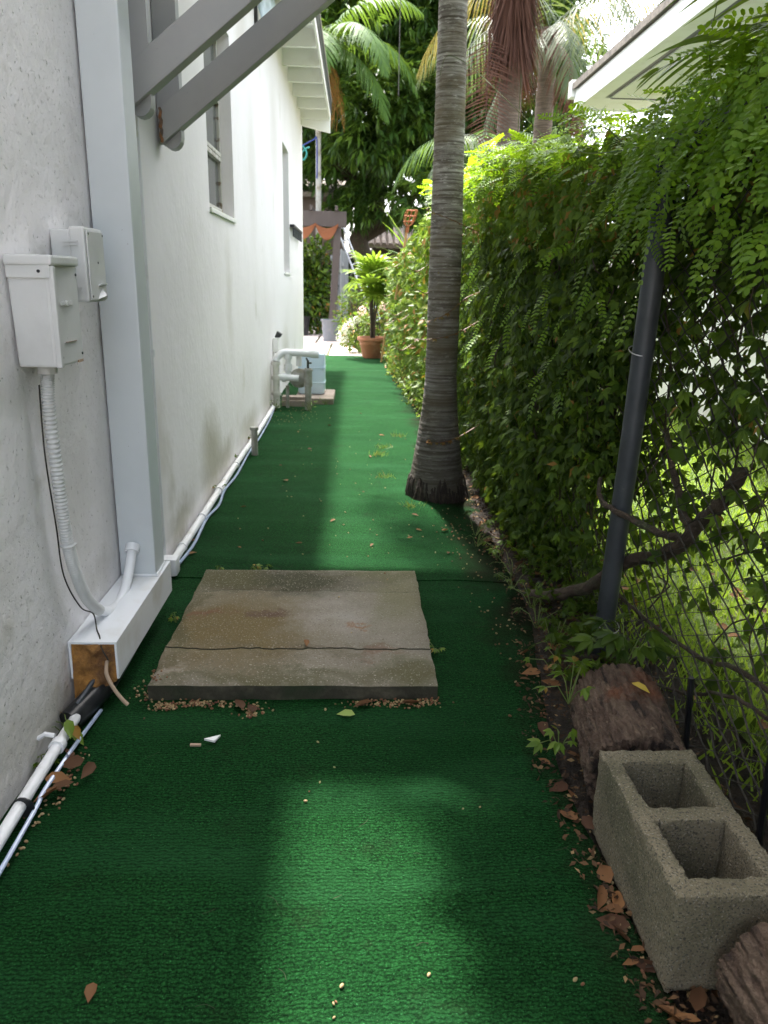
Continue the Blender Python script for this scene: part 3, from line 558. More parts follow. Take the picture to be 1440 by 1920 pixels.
VC = thing('wall_conduit', (-.727, 2.8, .06), 'thin white vertical conduit on the wall just behind the steel post', 'conduit')
MB().tube([(-.727, 2.80, .075), (-.727, 2.80, 3.05)], .011, 10).build('pipe', 'pvc', VC, smooth=True)
for z in (.84, 1.9): MB().tube([(-.727, 2.80, z-.012), (-.727, 2.80, z+.012)], .016, 12).build('coupling', 'pvc', VC, smooth=True)
PV = thing('drain_pipe', (-.70, 4.5, .03), 'white pipe running along the wall foot beyond the post', 'pipe')
MB().tube(smooth_path([(-.703, 2.78, .036), (-.706, 3.6, .034), (-.708, 4.4, .036), (-.706, 5.4, .032), (-.710, 6.72, .036)], 8), .0165, 12).build('pipe', 'pvc', PV, smooth=True)
MB().box(-.726, -.664, 2.735, 2.80, .015, .085).build('tee_fitting', 'pvc', PV, bevel=.012, smooth=True)
for yy in (3.02, 3.44, 3.92, 4.5): MB().tube([(-.705, yy-.007, .036), (-.705, yy+.007, .036)], .0205, 12).build('clip', 'pvc', PV, smooth=True)
MB().tube([(-.707, 3.9, .036), (-.707, 3.98, .036)], .0225, 12).build('coupling', 'pvc', PV, smooth=True)
PN = thing('drain_pipe', (-.69, 1.2, .03), 'white pipe lying along the wall foot in the near left corner', 'pipe')
MB().tube(smooth_path([(-.696, 1.775, .030), (-.694, 1.5, .032), (-.690, 1.2, .032), (-.688, .3, .03)], 8), .0135, 14).build('pipe', 'pvc', PN, smooth=True)
MB().tube([(-.695, 1.60, .032), (-.695, 1.622, .032)], .0185, 14).build('coupling', 'pvc', PN, smooth=True)
MB().tube([(-.7395, 1.612, .05), (-.722, 1.612, .062), (-.70, 1.612, .0575)], .006, 8).build('strap', 'pvc', PN, smooth=True)
MB().tube([(-.686, 1.389, .029), (-.686, 1.392, .029)], .024, 14).build('cable_tie', 'black', PN, smooth=True)
TN = thing('clear_tubing', (-.66, 1.2, .02), 'clear bluish tubing strapped beside the near white pipe', 'tubing')
MB().tube(smooth_path([(-.655, 1.80, .012), (-.664, 1.62, .018), (-.668, 1.45, .022), (-.664, 1.39, .020), (-.660, 1.1, .018), (-.662, .3, .018)], 8), .005, 8).build('tube', 'tube', TN, smooth=True)
TF = thing('clear_tubing', (-.66, 4, .02), 'clear bluish tubing sagging beside the farther white pipe', 'tubing')
MB().tube(smooth_path([(-.682, 2.82, .03), (-.676, 3.1, .018), (-.682, 3.44, .030), (-.672, 3.7, .018), (-.682, 3.95, .030), (-.676, 4.35, .018), (-.684, 4.93, .020), (-.676, 5.4, .018), (-.684, 6.2, .02), (-.70, 6.7, .03)], 8), .0065, 8).build('tube', 'tube', TF, smooth=True)
SB = thing('stub_pipe', (-.695, 4.93, 0), 'short grey capped pipe stub standing at the foot of the wall', 'pipe')
MB().tube([(-.648, 4.93, -.01), (-.648, 4.93, .165)], .021, 14).build('pipe', 'stub', SB, smooth=True)
MB().tube([(-.648, 4.93, .1655), (-.648, 4.93, .185)], .028, 14).build('cap', 'stub', SB, smooth=True)

# ------------------------------------------------------------------ pump, tank, pad
MBp = MB().box(-.56, -.20, 7.12, 7.75, -.01, .055); PD = MBp.build('pump_pad', 'pad', bevel=.008, org=(-.38, 7.4, -.01)); tag(PD, 'small concrete pad under the blue tank beside the pump', 'concrete pad')
TK = thing('plastic_tank', (-.36, 7.5, .055), 'pale blue plastic jug standing on the concrete pad behind the pump', 'tank')
MB().box(-.54, -.29, 7.36, 7.62, .0555, .44).build('body', 'tank', TK, bevel=.03, smooth=True)
for z in (.16, .30): MB().box(-.543, -.287, 7.357, 7.623, z, z+.012).build('rib', 'tank', TK, bevel=.004)
MB().tube([(-.415, 7.49, .43), (-.415, 7.49, .475)], .04, 14).build('cap', 'tank', TK, smooth=True)
PU = thing('pump', (-.52, 6.95, 0), 'dark pump with white pipe fittings standing by the wall', 'pump')
def pp(pts, r, mat='pvcdirty', name='pipe'): return MB().tube(pts, r*(1.45 if mat.startswith('pvc') else 1.1), 14).build(name, mat, PU, smooth=True)
pp([(-.697, 6.87, -.02), (-.697, 6.87, .40)], .021)
for z, h in ((.13, .03), (.27, .035), (.395, .03)): pp([(-.697, 6.87, z-h/2), (-.697, 6.87, z+h/2)], .028, name='coupling')
pp(smooth_path([(-.697, 6.87, .41), (-.690, 6.88, .44), (-.655, 6.90, .475), (-.62, 6.91, .485)], 5), .022, 'pvc', 'elbow')
pp([(-.625, 6.91, .487), (-.335, 6.93, .478)], .022, 'pvc'); pp([(-.40, 6.926, .48), (-.325, 6.93, .477)], .027, 'pvc', 'coupling')
pp([(-.595, 6.915, .47), (-.595, 6.915, .25)], .018, 'pvc'); pp([(-.595, 6.915, .47), (-.595, 6.915, .43)], .025, 'pvc', 'tee_fitting'); pp([(-.595, 6.915, .385), (-.595, 6.915, .33)], .026, 'pvc', 'coupling')
pp([(-.505, 6.99, .47), (-.505, 6.99, .36)], .018, 'pvc'); pp([(-.697, 6.87, .275), (-.50, 6.88, .265)], .020, 'pvc'); pp([(-.555, 6.877, .268), (-.50, 6.88, .265)], .030, 'pvc', 'union_nut'); pp([(-.645, 6.872, .27), (-.61, 6.875, .269)], .027, 'pvc', 'coupling')
MB().lathe([(0, -.10), (.055, -.10), (.082, -.08), (.088, 0), (.088, .06), (.06, .10), (0, .10)], n=20).build('motor', 'black', PU, smooth=True)
o = PU.children[-1]; o.location = (-.46+.52, 7.06-6.95, .20); o.rotation_euler = (PI/2, 0, 0); 
for v in o.data.vertices: v.co += Vector(wloc(PU))
MB().lathe([(0, -.03), (.05, -.03), (.085, -.01), (.085, .03), (.05, .05), (0, .05)], n=20).build('volute', 'stub', PU, smooth=True)
o = PU.children[-1]; o.location = (-.50+.52, 6.95-6.95, .26); o.rotation_euler = (PI/2, 0, 0)
for v in o.data.vertices: v.co += Vector(wloc(PU))
pp([(-.415, 6.83, -.02), (-.415, 6.83, .36)], .027, 'stub'); pp([(-.415, 6.83, .20), (-.415, 6.83, .335)], .034, 'stub', 'filter_housing'); pp([(-.415, 6.83, .336), (-.415, 6.83, .352)], .040, 'stub', 'flange')
pp([(-.415, 6.83, .352), (-.415, 6.83, .43)], .010, 'black', 'valve_stem'); pp(smooth_path([(-.43, 6.83, .45), (-.42, 6.83, .43), (-.415, 6.83, .41), (-.395, 6.83, .405), (-.382, 6.83, .407)], 4), .007, 'black', 'valve_handle')
pp([(-.60, 6.88, -.01), (-.60, 6.88, .20)], .014, 'stub', 'support'); MB().box(-.66, -.40, 6.98, 7.10, .055, .085).build('base', 'pad', PU); MB().box(-.66, -.40, 6.95, 7.11, -.01, .0545).build('base', 'pad', PU)
EB = thing('outlet_box', (XW, 7.07, .47), 'small white outlet box with dark tilted lamp head on the wall above the pump', 'outlet box')
MB().box(XW+.002, -.69, 7.03, 7.13, .475, .60).build('case', 'white', EB, bevel=.006)
MB().box(XW+.02, -.70, 7.06, 7.10, .30, .4745).build('conduit', 'stub', EB)
MB().hexa([(-.725, 7.04, .602), (-.675, 7.04, .602), (-.675, 7.11, .602), (-.725, 7.11, .602), (-.70, 7.04, .66), (-.655, 7.04, .63), (-.655, 7.11, .63), (-.70, 7.11, .66)]).build('lamp_head', 'black', EB, bevel=.008)

# ------------------------------------------------------------------ concrete slab in three cracked pieces
SLB = thing('concrete_slab', (-.15, 2.3, 0), 'stained concrete slab cracked across, lying flat on the green carpet', 'slab')
def crack(x, k): return [lambda x: 1.872+.006*fbm(x*5, 0, 1.), lambda x: 2.085+.016*fbm(x*4, 3., 2.)+.007*fbm(x*22, 0, 2.), lambda x: 2.53+.018*fbm(x*4, 7., 5.)+.007*fbm(x*22, 0, 5.)-(.012 if x < -.47 else 0), lambda x: 2.742+.006*fbm(x*5, 0, 9.)][k](x)
for pc in range(3):
    nx, ny = 60, (14, 28, 14)[pc]; gap = .0019; vs = []; fs = []
    for j in range(ny+1):
        for i in range(nx+1):
            u, v = i/nx, j/ny; xx = -.553+(.788)*u
            ya = crack(xx, pc)+(gap if pc else 0); yb = crack(xx, pc+1)-(gap if pc < 2 else 0); y = ya+(yb-ya)*v
            x = xx+(.006*fbm(y*6, 1.+u, 3.)+.003*fbm(y*30, 2., 1.) if i in (0, nx) else 0)
            ed = min(i, nx-i, j, ny-j); dz = {0: -.007, 1: -.0012}.get(ed, 0)
            if ed == 0 and pc and j == 0: dz = -.003-.004*max(0, fbm(x*9, 2., 7.))
            if ed == 0 and pc < 2 and j == ny: dz = -.003-.004*max(0, fbm(x*9, 2., 7.))
            vs.append((x, y, .050+(.0, .002, .001)[pc]+dz+.0015*fbm(x*9, y*9, 1.)))
    W = nx+1; fs = [(j*W+i, j*W+i+1, (j+1)*W+i+1, (j+1)*W+i) for j in range(ny) for i in range(nx)]
    ring = [i for i in range(W)]+[j*W+nx for j in range(1, ny+1)]+[ny*W+i for i in range(nx-1, -1, -1)]+[j*W for j in range(ny-1, 0, -1)]
    k = len(vs); vs += [(vs[i][0], vs[i][1], .012) for i in ring]; k2 = len(vs); vs += [(vs[i][0], vs[i][1], -.012) for i in ring]; n = len(ring)
    for a in range(n): b = (a+1) % n; fs += [(ring[b], ring[a], k+a, k+b), (k+b, k+a, k2+a, k2+b)]
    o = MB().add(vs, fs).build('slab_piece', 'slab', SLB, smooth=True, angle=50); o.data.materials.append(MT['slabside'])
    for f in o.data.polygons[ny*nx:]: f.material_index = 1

# ------------------------------------------------------------------ cinder block and logs
def voxel_block(name, xs, ys, zs, hole, mat, loc, sub=.012, amp=.0028):
    vid = {}; vs = []; fs = []
    def V(i, j, k):
        if (i, j, k) not in vid: vid[(i, j, k)] = len(vs); vs.append((xs[i], ys[j], zs[k]))
        return vid[(i, j, k)]
    nx, ny, nz = len(xs)-1, len(ys)-1, len(zs)-1
    solid = lambda i, j: 0 <= i < nx and 0 <= j < ny and not hole(i, j)
    for i in range(nx):
        for j in range(ny):
            if not solid(i, j): continue
            fs += [(V(i, j, nz), V(i+1, j, nz), V(i+1, j+1, nz), V(i, j+1, nz)), (V(i, j, 0), V(i, j+1, 0), V(i+1, j+1, 0), V(i+1, j, 0))]
            for k in range(nz):
                if not solid(i-1, j): fs.append((V(i, j, k), V(i, j, k+1), V(i, j+1, k+1), V(i, j+1, k)))
                if not solid(i+1, j): fs.append((V(i+1, j, k), V(i+1, j+1, k), V(i+1, j+1, k+1), V(i+1, j, k+1)))
                if not solid(i, j-1): fs.append((V(i, j, k), V(i+1, j, k), V(i+1, j, k+1), V(i, j, k+1)))
                if not solid(i, j+1): fs.append((V(i, j+1, k), V(i, j+1, k+1), V(i+1, j+1, k+1), V(i+1, j+1, k)))
    me = bpy.data.meshes.new(name); me.from_pydata(vs, [], fs); me.update()
    bm = bmesh.new(); bm.from_mesh(me); bmesh.ops.recalc_face_normals(bm, faces=bm.faces); bm.normal_update()
    for v in bm.verts:
        p = v.co; d = .0022*fbm(p.x*90, p.y*90, p.z*90, 2)+amp*.6*fbm(p.x*30, p.y*30, p.z*30, 2)
        if len([e for e in v.link_edges if len(e.link_faces) == 2 and e.calc_face_angle(0) > .6]) >= 2: d -= .0012+.003*random.random()
        v.co = p+v.normal*d
    bm.to_mesh(me); bm.free(); o = link(name, me, mat); o.location = loc; me.shade_smooth(); me.set_sharp_from_angle(angle=math.radians(55)); return o
def seq(a, b, n): return list(np.linspace(a, b, n+1))[:-1]
xs = seq(0, .034, 5)+seq(.034, .160, 16)+seq(.160, .194, 5)+[.194]
ysb = seq(0, .042, 6)+seq(.042, .178, 18)+seq(.178, .216, 5)+seq(.216, .352, 18)+seq(.352, .394, 6)+[.394]
hx = lambda i: 5 <= i < 21
hy = lambda j: 6 <= j < 24 or 29 <= j < 47
cbk = voxel_block('cinder_block', xs, ysb, list(np.linspace(0, .192, 25)), lambda i, j: hx(i) and hy(j), 'block', (.512, .957, .0))
cbk.rotation_euler.z = math.radians(.8); tag(cbk, 'grey two-hole cinder block standing at the carpet edge', 'cinder block')

def log(name, a, b, r, label, cutm='cutwood', seed=0.):
    a, b = Vector(a), Vector(b); T = thing(name, tuple(a), label, 'log'); ax = (b-a).normalized(); u = ax.cross(Vector((0, 0, 1))).normalized(); v = u.cross(ax)
    L = (b-a).length; n, mm = 150, int(L/.005); vs = []; fs = []
    for i in range(mm+1):
        for k in range(n):
            q = 2*PI*k/n; t = i/mm; c = a+ax*(L*t)
            e = fbm(math.cos(q)*1.5, math.sin(q)*1.5, L*t*3+seed, 2)*.003+.010*min(1, 3.2*abs(fbm(math.cos(q)*6.5, math.sin(q)*6.5, L*t*7+seed, 2)))-.005*abs(fbm(math.cos(q)*9, math.sin(q)*9, L*t*45+seed, 2))*2-.010
            rr = r*(1+.03*math.sin(2*q+1)+.02*fbm(t*3, seed, 1.))+e
            vs.append(c+(u*math.cos(q)+v*math.sin(q))*rr)
    for i in range(mm):
        for k in range(n): fs.append((i*n+k, i*n+(k+1) % n, (i+1)*n+(k+1) % n, (i+1)*n+k))
    MB().add(vs, fs).build('bark', 'bark', T, smooth=True, angle=180)
    for e, nm in ((0, a), (mm, b)):
        ring = [vs[e*n+k]*1. for k in range(n)]; inn = [nm+(p-nm)*.86+ax*(.004 if e == 0 else -.004)*random.uniform(-1, 1) for p in ring]
        c0 = nm+ax*(.012 if e == 0 else -.012)
        f = [(k, (k+1) % n, n+(k+1) % n, n+k) for k in range(n)]+[(n+k, n+(k+1) % n, 2*n) for k in range(n)]
        MB().add(ring+inn+[c0], f).build('cut_face', cutm, T, smooth=True)
    return T
log('log', (.612, 1.385, .095), (.668, 1.715, .092), .112, 'rough brown bark log lying behind the cinder block under the vines', 'bark', seed=3.)
log('log', (.700, .40, .085), (.672, .925, .088), .104, 'rough log end in front of the cinder block at the lower right corner', seed=8.)

# ------------------------------------------------------------------ fence with post, rail and chain link; woody branch
FX = .80
FN = thing('chain_link_fence', (FX, 2.17, 0), 'chain link fence with grey pipe post and top rail under the vines', 'fence')
MB().tube([(FX-.012, 2.19, -.05), (FX, 2.165, .7), (FX+.008, 2.15, 1.42)], .0295, 20).build('post', 'greypipe', FN, smooth=True)
MB().tube([(FX, 5.2, -.05), (FX, 5.2, 1.42)], .028, 14).build('post', 'greypipe', FN, smooth=True); MB().tube([(FX-.02, 8.4, -.05), (FX-.02, 8.4, 1.42)], .028, 14).build('post', 'greypipe', FN, smooth=True)
MB().tube(smooth_path([(FX+.008, 2.15, 1.40), (FX+.008, 2.145, 1.435), (FX+.008, 2.11, 1.452), (FX+.008, 2.05, 1.455), (FX+.004, 1.4, 1.45), (FX, -.5, 1.45)], 5), .029, 18).build('top_rail', 'greypipe', FN, smooth=True)
MB().tube([(FX+.008, 2.15, 1.42), (FX, 5.2, 1.42), (FX-.02, 8.4, 1.42), (FX-.06, 11.6, 1.42)], .022, 12).build('top_rail', 'greypipe', FN, smooth=True)
for z in (.93, .09, 1.3): MB().tube([(FX-.004+.0315*math.cos(q), 2.165+.0315*math.sin(q), z+.012*math.sin(q*1.0)) for q in np.linspace(0, 2*PI, 18)], .0016, 5).build('tie_wire', 'tie', FN)
cm = MB(); pit = .058; rows = 46; dz = 1.40/rows
for k in range(int((4.2-.55)/pit)):
    yb = .55+k*pit; pts = []
    for r in range(rows+1):
        sg = (1 if (r+k) % 2 == 0 else -1); yy = yb+sg*pit*.5*1.03; zz = .02+r*dz
        wob = .010*fbm(yy*3, zz*3, 2.)
        pts.append((FX+.036+wob+.0035*sg*(1 if k % 2 else -1), yy+.006*fbm(yy*4, zz*5, 7.), zz+.005*fbm(yy*5, zz*4, 3.)))
    cm.tube(pts, .0024, 4, cap=False)
o = cm.build('wire_mesh', 'wire', FN); tag(o, kind='stuff')

WB = thing('woody_vine', (.76, 2.6, 0), 'thick bare vine limb forking through the chain link beside the grey post', 'vine limb')
def limb(pts, r0, r1, name='limb', par=None, mat='vinewood'):
    p = smooth_path(pts, 7); n = len(p)
    p = [q+Vector((.006*fbm(i*.4, 1., 0.), .008*fbm(i*.4, 2., 0.), .008*fbm(i*.4, 3., 0.))) for i, q in enumerate(p)]
    return MB().tube(p, [(r0+(r1-r0)*i/(n-1))*(1+.14*fbm(i*.5, 5., 1.)) for i in range(n)], 10).build(name, mat, par or WB, smooth=True)
limb([(.655, 2.62, .0), (.70, 2.48, .055), (.78, 2.34, .15), (.835, 2.19, .29), (.865, 2.03, .37), (.87, 1.90, .45), (.875, 1.83, .53), (.88, 1.75, .60), (.89, 1.69, .70)], .022, .017)
limb([(.87, 1.88, .47), (.83, 2.0, .455), (.768, 2.14, .47), (.755, 2.24, .475), (.775, 2.33, .52)], .011, .007, 'side_limb')
limb([(.872, 1.87, .49), (.87, 1.97, .58), (.87, 2.05, .66), (.875, 2.11, .72)], .012, .008, 'side_limb')
limb([(.84, 2.4, .16), (.86, 2.0, .17), (.87, 1.7, .22), (.86, 1.5, .29), (.85, 1.2, .34), (.84, .9, .42)], .0055, .007, 'side_limb')
limb([(.84, 1.95, .02), (.85, 1.7, .12), (.85, 1.52, .22), (.85, 1.35, .26), (.84, 1.05, .30)], .004, .005, 'side_limb')
for i, (x, y, h) in enumerate(((.80, 1.60, .22), (.80, 1.245, .26))):
    sk = MB().tube([(x+.03, y+.03, -.03), (x, y, h)], .007, 6).build('ground_stake', 'black', org=(x, y, 0)); tag(sk, ['thin black stake leaning behind the log end', 'thin black stake standing right of the cinder block'][i], 'stake')

# ------------------------------------------------------------------ palm by the path
PT = thing('palm_tree', (.44, 3.99, 0), 'tall palm with ringed grey trunk standing at the carpet edge', 'palm tree')
RT = [(0, .150), (.06, .150), (.13, .138), (.29, .116), (.45, .094), (.65, .081), (1.2, .080), (1.7, .074), (2.33, .066), (4.3, .058)]
def trunk_mesh(cx, top, RT, step, n=32, lean=lambda z: (0, 0), seed=0., amp=.035, y=None):
    vs = []; fs = []; zz = np.arange(0, top, step); ph = 0; 
    for i, z in enumerate(zz):
        per = .026+.012*fbm(0, z*3, seed); ph += step/per; r = interp(RT, z); lx, ly = lean(z)
        for k in range(n):
            q = 2*PI*k/n; s = (ph+.5*fbm(math.cos(q)*.9, math.sin(q)*.9, z*2+seed)) % 1.
            prof = 1-s if s > .18 else s/.18*.82
            rr = r*(1+amp*(prof-.5)*(1 if z > 1.7 else .25+.44*max(0, z-.0)**1.0 if z < 1.7 else 1)+.018*fbm(math.cos(q)*2, math.sin(q)*2, z*6+seed)+.012*fbm(math.cos(q)*9, math.sin(q)*9, z*70+seed))
            vs.append((cx[0]+lx+rr*math.cos(q), cx[1]+ly+rr*math.sin(q), z))
    for i in range(len(zz)-1):
        for k in range(n): fs.append((i*n+k, i*n+(k+1) % n, (i+1)*n+(k+1) % n, (i+1)*n+k))
    return MB().add(vs, fs)
trunk_mesh((.44, 3.99), 4.3, RT, .0055, 40, lambda z: (.006*math.sin(z*1.5)-.004*z, .01*z)).build('trunk', 'trunk', PT, smooth=True, angle=80)
rm = MB()
for k in range(520):
    q = random.uniform(0, 2*PI); r0 = random.uniform(.122, .146); r1 = r0+random.uniform(.006, .032)*(1+.4*math.sin(3*q+1)); zt = random.uniform(.03, .15); tw = random.uniform(-.12, .12)
    pts = [(.44+r*math.cos(q+tw*t), 3.99+r*math.sin(q+tw*t), z) for r, z, t in ((r0-.02, zt, 0), (r0+.006, zt*.7, .3), ((r0+r1)/2, zt*.35, .7), (r1, -.02, 1))]
    rm.tube(pts, [.003, .006, .0075, .007], 5)
o = rm.build('root_skirt', 'roots', PT, smooth=True, angle=80); tag(o, kind='stuff')
def frond(mb, base, az, el, length, droop, nl=40, ll=.45, lw=.022, hang=.5, fwd=.7, seg=3, start=.12, bare=.0, stemr=.012, stem=None, vshape=.25):
    """one feather frond: curved stem and two rows of strap leaflets"""
    p = Vector(base); d = Vector((math.cos(az)*math.cos(el), math.sin(az)*math.cos(el), math.sin(el))); pts = [p.copy()]; ds = [d.copy()]; N = nl
    st = length/N
    for i in range(N):
        d = (d+Vector((0, 0, -droop/N*(.4+1.2*i/N)))).normalized(); p = p+d*st; pts.append(p.copy()); ds.append(d.copy())
    (stem or mb).tube(pts[::2], [stemr*(1-.85*i/(len(pts[::2])-1)) for i in range(len(pts[::2]))], 5)
    for i in range(int(N*start), N+1):
        t = i/N; d = ds[i]; side = d.cross(Vector((0, 0, 1)));
        side = side.normalized() if side.length > .05 else Vector((-math.sin(az), math.cos(az), 0))
        up = side.cross(d).normalized(); env = math.sin(PI*min(1, .18+.80*t))**.7
        for s in (-1, 1):
            if random.random() < bare: continue
            L = ll*env*random.uniform(.85, 1.1); a = (side*s+d*fwd*(.7+.6*t)+up*vshape+Vector((0, 0, -hang*.4))+Vector((random.gauss(0, .07), random.gauss(0, .07), random.gauss(0, .07)))).normalized()
            wv = d.cross(a).cross(a); wv = (d-a*d.dot(a)).normalized(); q = pts[i].copy(); vs = []; k = seg
            for j in range(k+1):
                u = j/k; ww = lw*(1-u**2.2)*(.55+.9*min(1, u*3)*.5)+.0006
                vs += [q+wv*ww*.5, q-wv*ww*.5]; a = (a+Vector((0, 0, -hang*.9/k))).normalized(); q = q+a*(L/k)
            mb.add(vs, [(2*j, 2*j+1, 2*j+3, 2*j+2) for j in range(k)])
cr = MB(); cs = (.424, 4.03, 4.28)
for k, (az, el, L) in enumerate(((.3, .9, 1.7), (1.1, .5, 1.8), (1.9, .8, 1.7), (2.7, .4, 1.6), (-.5, .4, 1.8), (3.5, .9, 1.5), (5.0, .9, 1.5), (.7, .1, 1.8))):
    f = MB(); frond(f, cs, az, el, L, 1.5, 34, .5, .03, .6); f.build('frond', 'frond', PT)
for az in (1.2, 2.0, .4): f = MB(); frond(f, cs, az, -.6, 1.9, 1.0, 30, .6, .018, 1.3); f.build('frond', 'yellowfrond', PT)
# creeper shoots reaching round the trunk
for k, (pts, lab) in enumerate((
  ([(.60, 4.0, 1.34), (.53, 3.92, 1.36), (.45, 3.895, 1.39), (.36, 3.895, 1.42), (.33, 3.90, 1.44)], 'topmost orange creeper shoot crossing the palm trunk'),
  ([(.62, 4.0, 1.06), (.54, 3.92, 1.03), (.48, 3.895, .98), (.42, 3.895, .94), (.36, 3.89, .92)], 'orange creeper shoot hanging across the middle of the palm trunk'),
  ([(.62, 3.98, .92), (.54, 3.91, .88), (.45, 3.895, .845), (.34, 3.89, .83), (.27, 3.90, .835)], 'long orange creeper shoot passing left beyond the palm trunk'),
  ([(.66, 3.97, .40), (.57, 3.90, .36), (.49, 3.875, .325), (.42, 3.865, .315), (.37, 3.88, .32)], 'lowest orange creeper shoot around the flared palm foot'))):
    T = thing('creeper_shoot', pts[0], lab, 'vine shoot'); sp = smooth_path(pts, 6)
    MB().tube(sp, [.0028*(1-.6*i/len(sp)) for i in range(len(sp))], 5).build('stem', 'stemred', T, smooth=True)
    for i in range(3, len(sp), 3):
        P = np.array([sp[i]]); a = np.array([[random.uniform(-.6, .6), -.6, random.uniform(-.6, .5)]]); nn = np.array([[0, -.6, .8]])
        scatter('leaf', PALM5, P, a, nn, np.array([random.uniform(.014, .028)]), 'shootleaf', T)

# ------------------------------------------------------------------ vines over the fence
VN = thing('creeper_hedge', (FX, 5., 0), 'dense dark green creeper covering the fence along the right side', 'hedge')
def top_z(y): return interp([(.3, 1.62), (1.5, 1.60), (2.2, 1.50), (3.0, 1.52), (4.0, 1.66), (5.5, 1.68), (7, 1.62), (9, 1.42), (11.8, 1.25)], y)+.07*fbm(y*2.1, 0, 3.)
def front_x(y, z):
    b = interp([(.3, .90), (2.2, .90), (2.45, .80), (3, .725), (4, .70), (5, .69), (6.5, .62), (8, .56), (10, .52), (11.8, .48)], y)
    t = max(0, min(1, z/top_z(y)))
    return b-.06*math.sin(PI*t)-.05*(t > .75)*(t-.75)*4+.05*fbm(y*3, z*3, 1.)+.03*fbm(y*9, z*9, 4.)+(.05*max(0, (.25-z))/.25 if y < 2.6 else 0)
def sample_hedge(n, y0, y1, depth, keep, zlo=.02):
    P = []
    while len(P) < n:
        y = y0+(y1-y0)*random.random()**1.25; z = zlo+(top_z(y)-zlo)*random.random(); d = random.random()**1.6*depth
        if random.random() < keep(y, z): P.append((front_x(y, z)+d, y, z))
    return np.array(P)
def keep_c(y, z):
    if y < .95: return 1.
    if y < 2.35:                                  # open, sparsely leaved bay nearest the camera
        return .06 if z < .35 else (.17 if z < .75 else (.55 if z < 1.05 else 1.))
    if y < 2.9 and z < .45: return .22
    return 1.
def hang_dirs(P, k=.8):
    n = len(P); A = np.stack([rng.normal(-.35, .5, n), rng.normal(-.1, .6, n), rng.normal(-k, .4, n)], 1)
    N = np.stack([rng.normal(-.8, .4, n), rng.normal(-.25, .5, n), rng.normal(.5, .4, n)], 1); return norm(A), norm(N)
P = sample_hedge(35000, -1.0, 6.2, .34, keep_c); P = np.concatenate([P, sample_hedge(5500, 2.3, 4.2, .28, keep_c)]); A, N = hang_dirs(P); Ls = rng.uniform(.024, .054, len(P))
# the 300 nearest leaves in view are parts of their own, the rest one mass
d2 = np.where((P[:, 1] > 1.35) & (P[:, 1] < 3.4) & (P[:, 0] < .92), P[:, 1]+(P[:, 0]-.7)*3, 99); near = np.argsort(d2)[:300]; rest = np.setdiff1d(np.arange(len(P)), near)
lm = [tmpl_mesh('creeper_leaf', t, mt) for t, mt in ((PALM5D, 'vine'), (LEAF8, 'vine'), (PALM5D, 'vinelight'), (LEAF8, 'vine'))]
def leaf_objs(name, meshes, P, A, N, L, parent):
    o0 = wloc(parent)
    for i in range(len(P)):
        o = bpy.data.objects.new(name, meshes[i % len(meshes)]); COL.objects.link(o); o.parent = parent
        m4 = frame_matrix(Vector(P[i])-o0, A[i], N[i], float(L[i])); o.matrix_basis = m4
leaf_objs('leaf', lm, P[near], A[near], N[near], Ls[near], VN)
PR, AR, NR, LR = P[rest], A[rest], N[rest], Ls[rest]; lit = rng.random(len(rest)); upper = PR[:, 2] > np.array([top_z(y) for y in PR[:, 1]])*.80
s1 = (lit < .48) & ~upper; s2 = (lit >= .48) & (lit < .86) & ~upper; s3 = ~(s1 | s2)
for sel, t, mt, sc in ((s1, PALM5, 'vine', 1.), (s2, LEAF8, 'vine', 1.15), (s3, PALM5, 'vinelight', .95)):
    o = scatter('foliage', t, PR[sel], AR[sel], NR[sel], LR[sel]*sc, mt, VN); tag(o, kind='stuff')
Pg = np.array([(edge_x(y)+.02+random.random()**.8*.26, y, .0+random.random()**1.8*.16) for y in (2.0+3.6*random.random() for _ in range(1500))]); ng = len(Pg)
tag(scatter('low_growth', PALM5, Pg, rnd_dir(ng, .2), rnd_dir(ng, .9), rng.uniform(.018, .042, ng), 'vine', VN), kind='stuff')
Pu = np.array([(x, random.uniform(1.2, 2.6), random.uniform(1.15, 1.42+(x-.76)*.8)) for x in (.84+.7*random.random() for _ in range(1500))]); Au, Nu = hang_dirs(Pu, .5)
tag(scatter('foliage', LEAF8, Pu, Au, Nu, rng.uniform(.04, .085, len(Pu)), 'vine', VN), kind='stuff')
stm = MB()
for k in range(420):
    y = .5+5.5*random.random()**1.3; z0 = random.uniform(.0, .8)
    if y < 2.4 and random.random() < .7: continue
    x = front_x(y, z0)+random.uniform(.04, .22); pts = []; zz = z0
    yy = y
    for j in range(6): pts.append((x+random.gauss(0, .02), yy, zz)); zz += random.uniform(.04, .2); yy += random.gauss(0, .06)
    stm.tube(smooth_path(pts, 3), random.uniform(.0015, .004), 4, cap=False)
o = stm.build('stems', 'vinewood', VN); tag(o, kind='stuff')

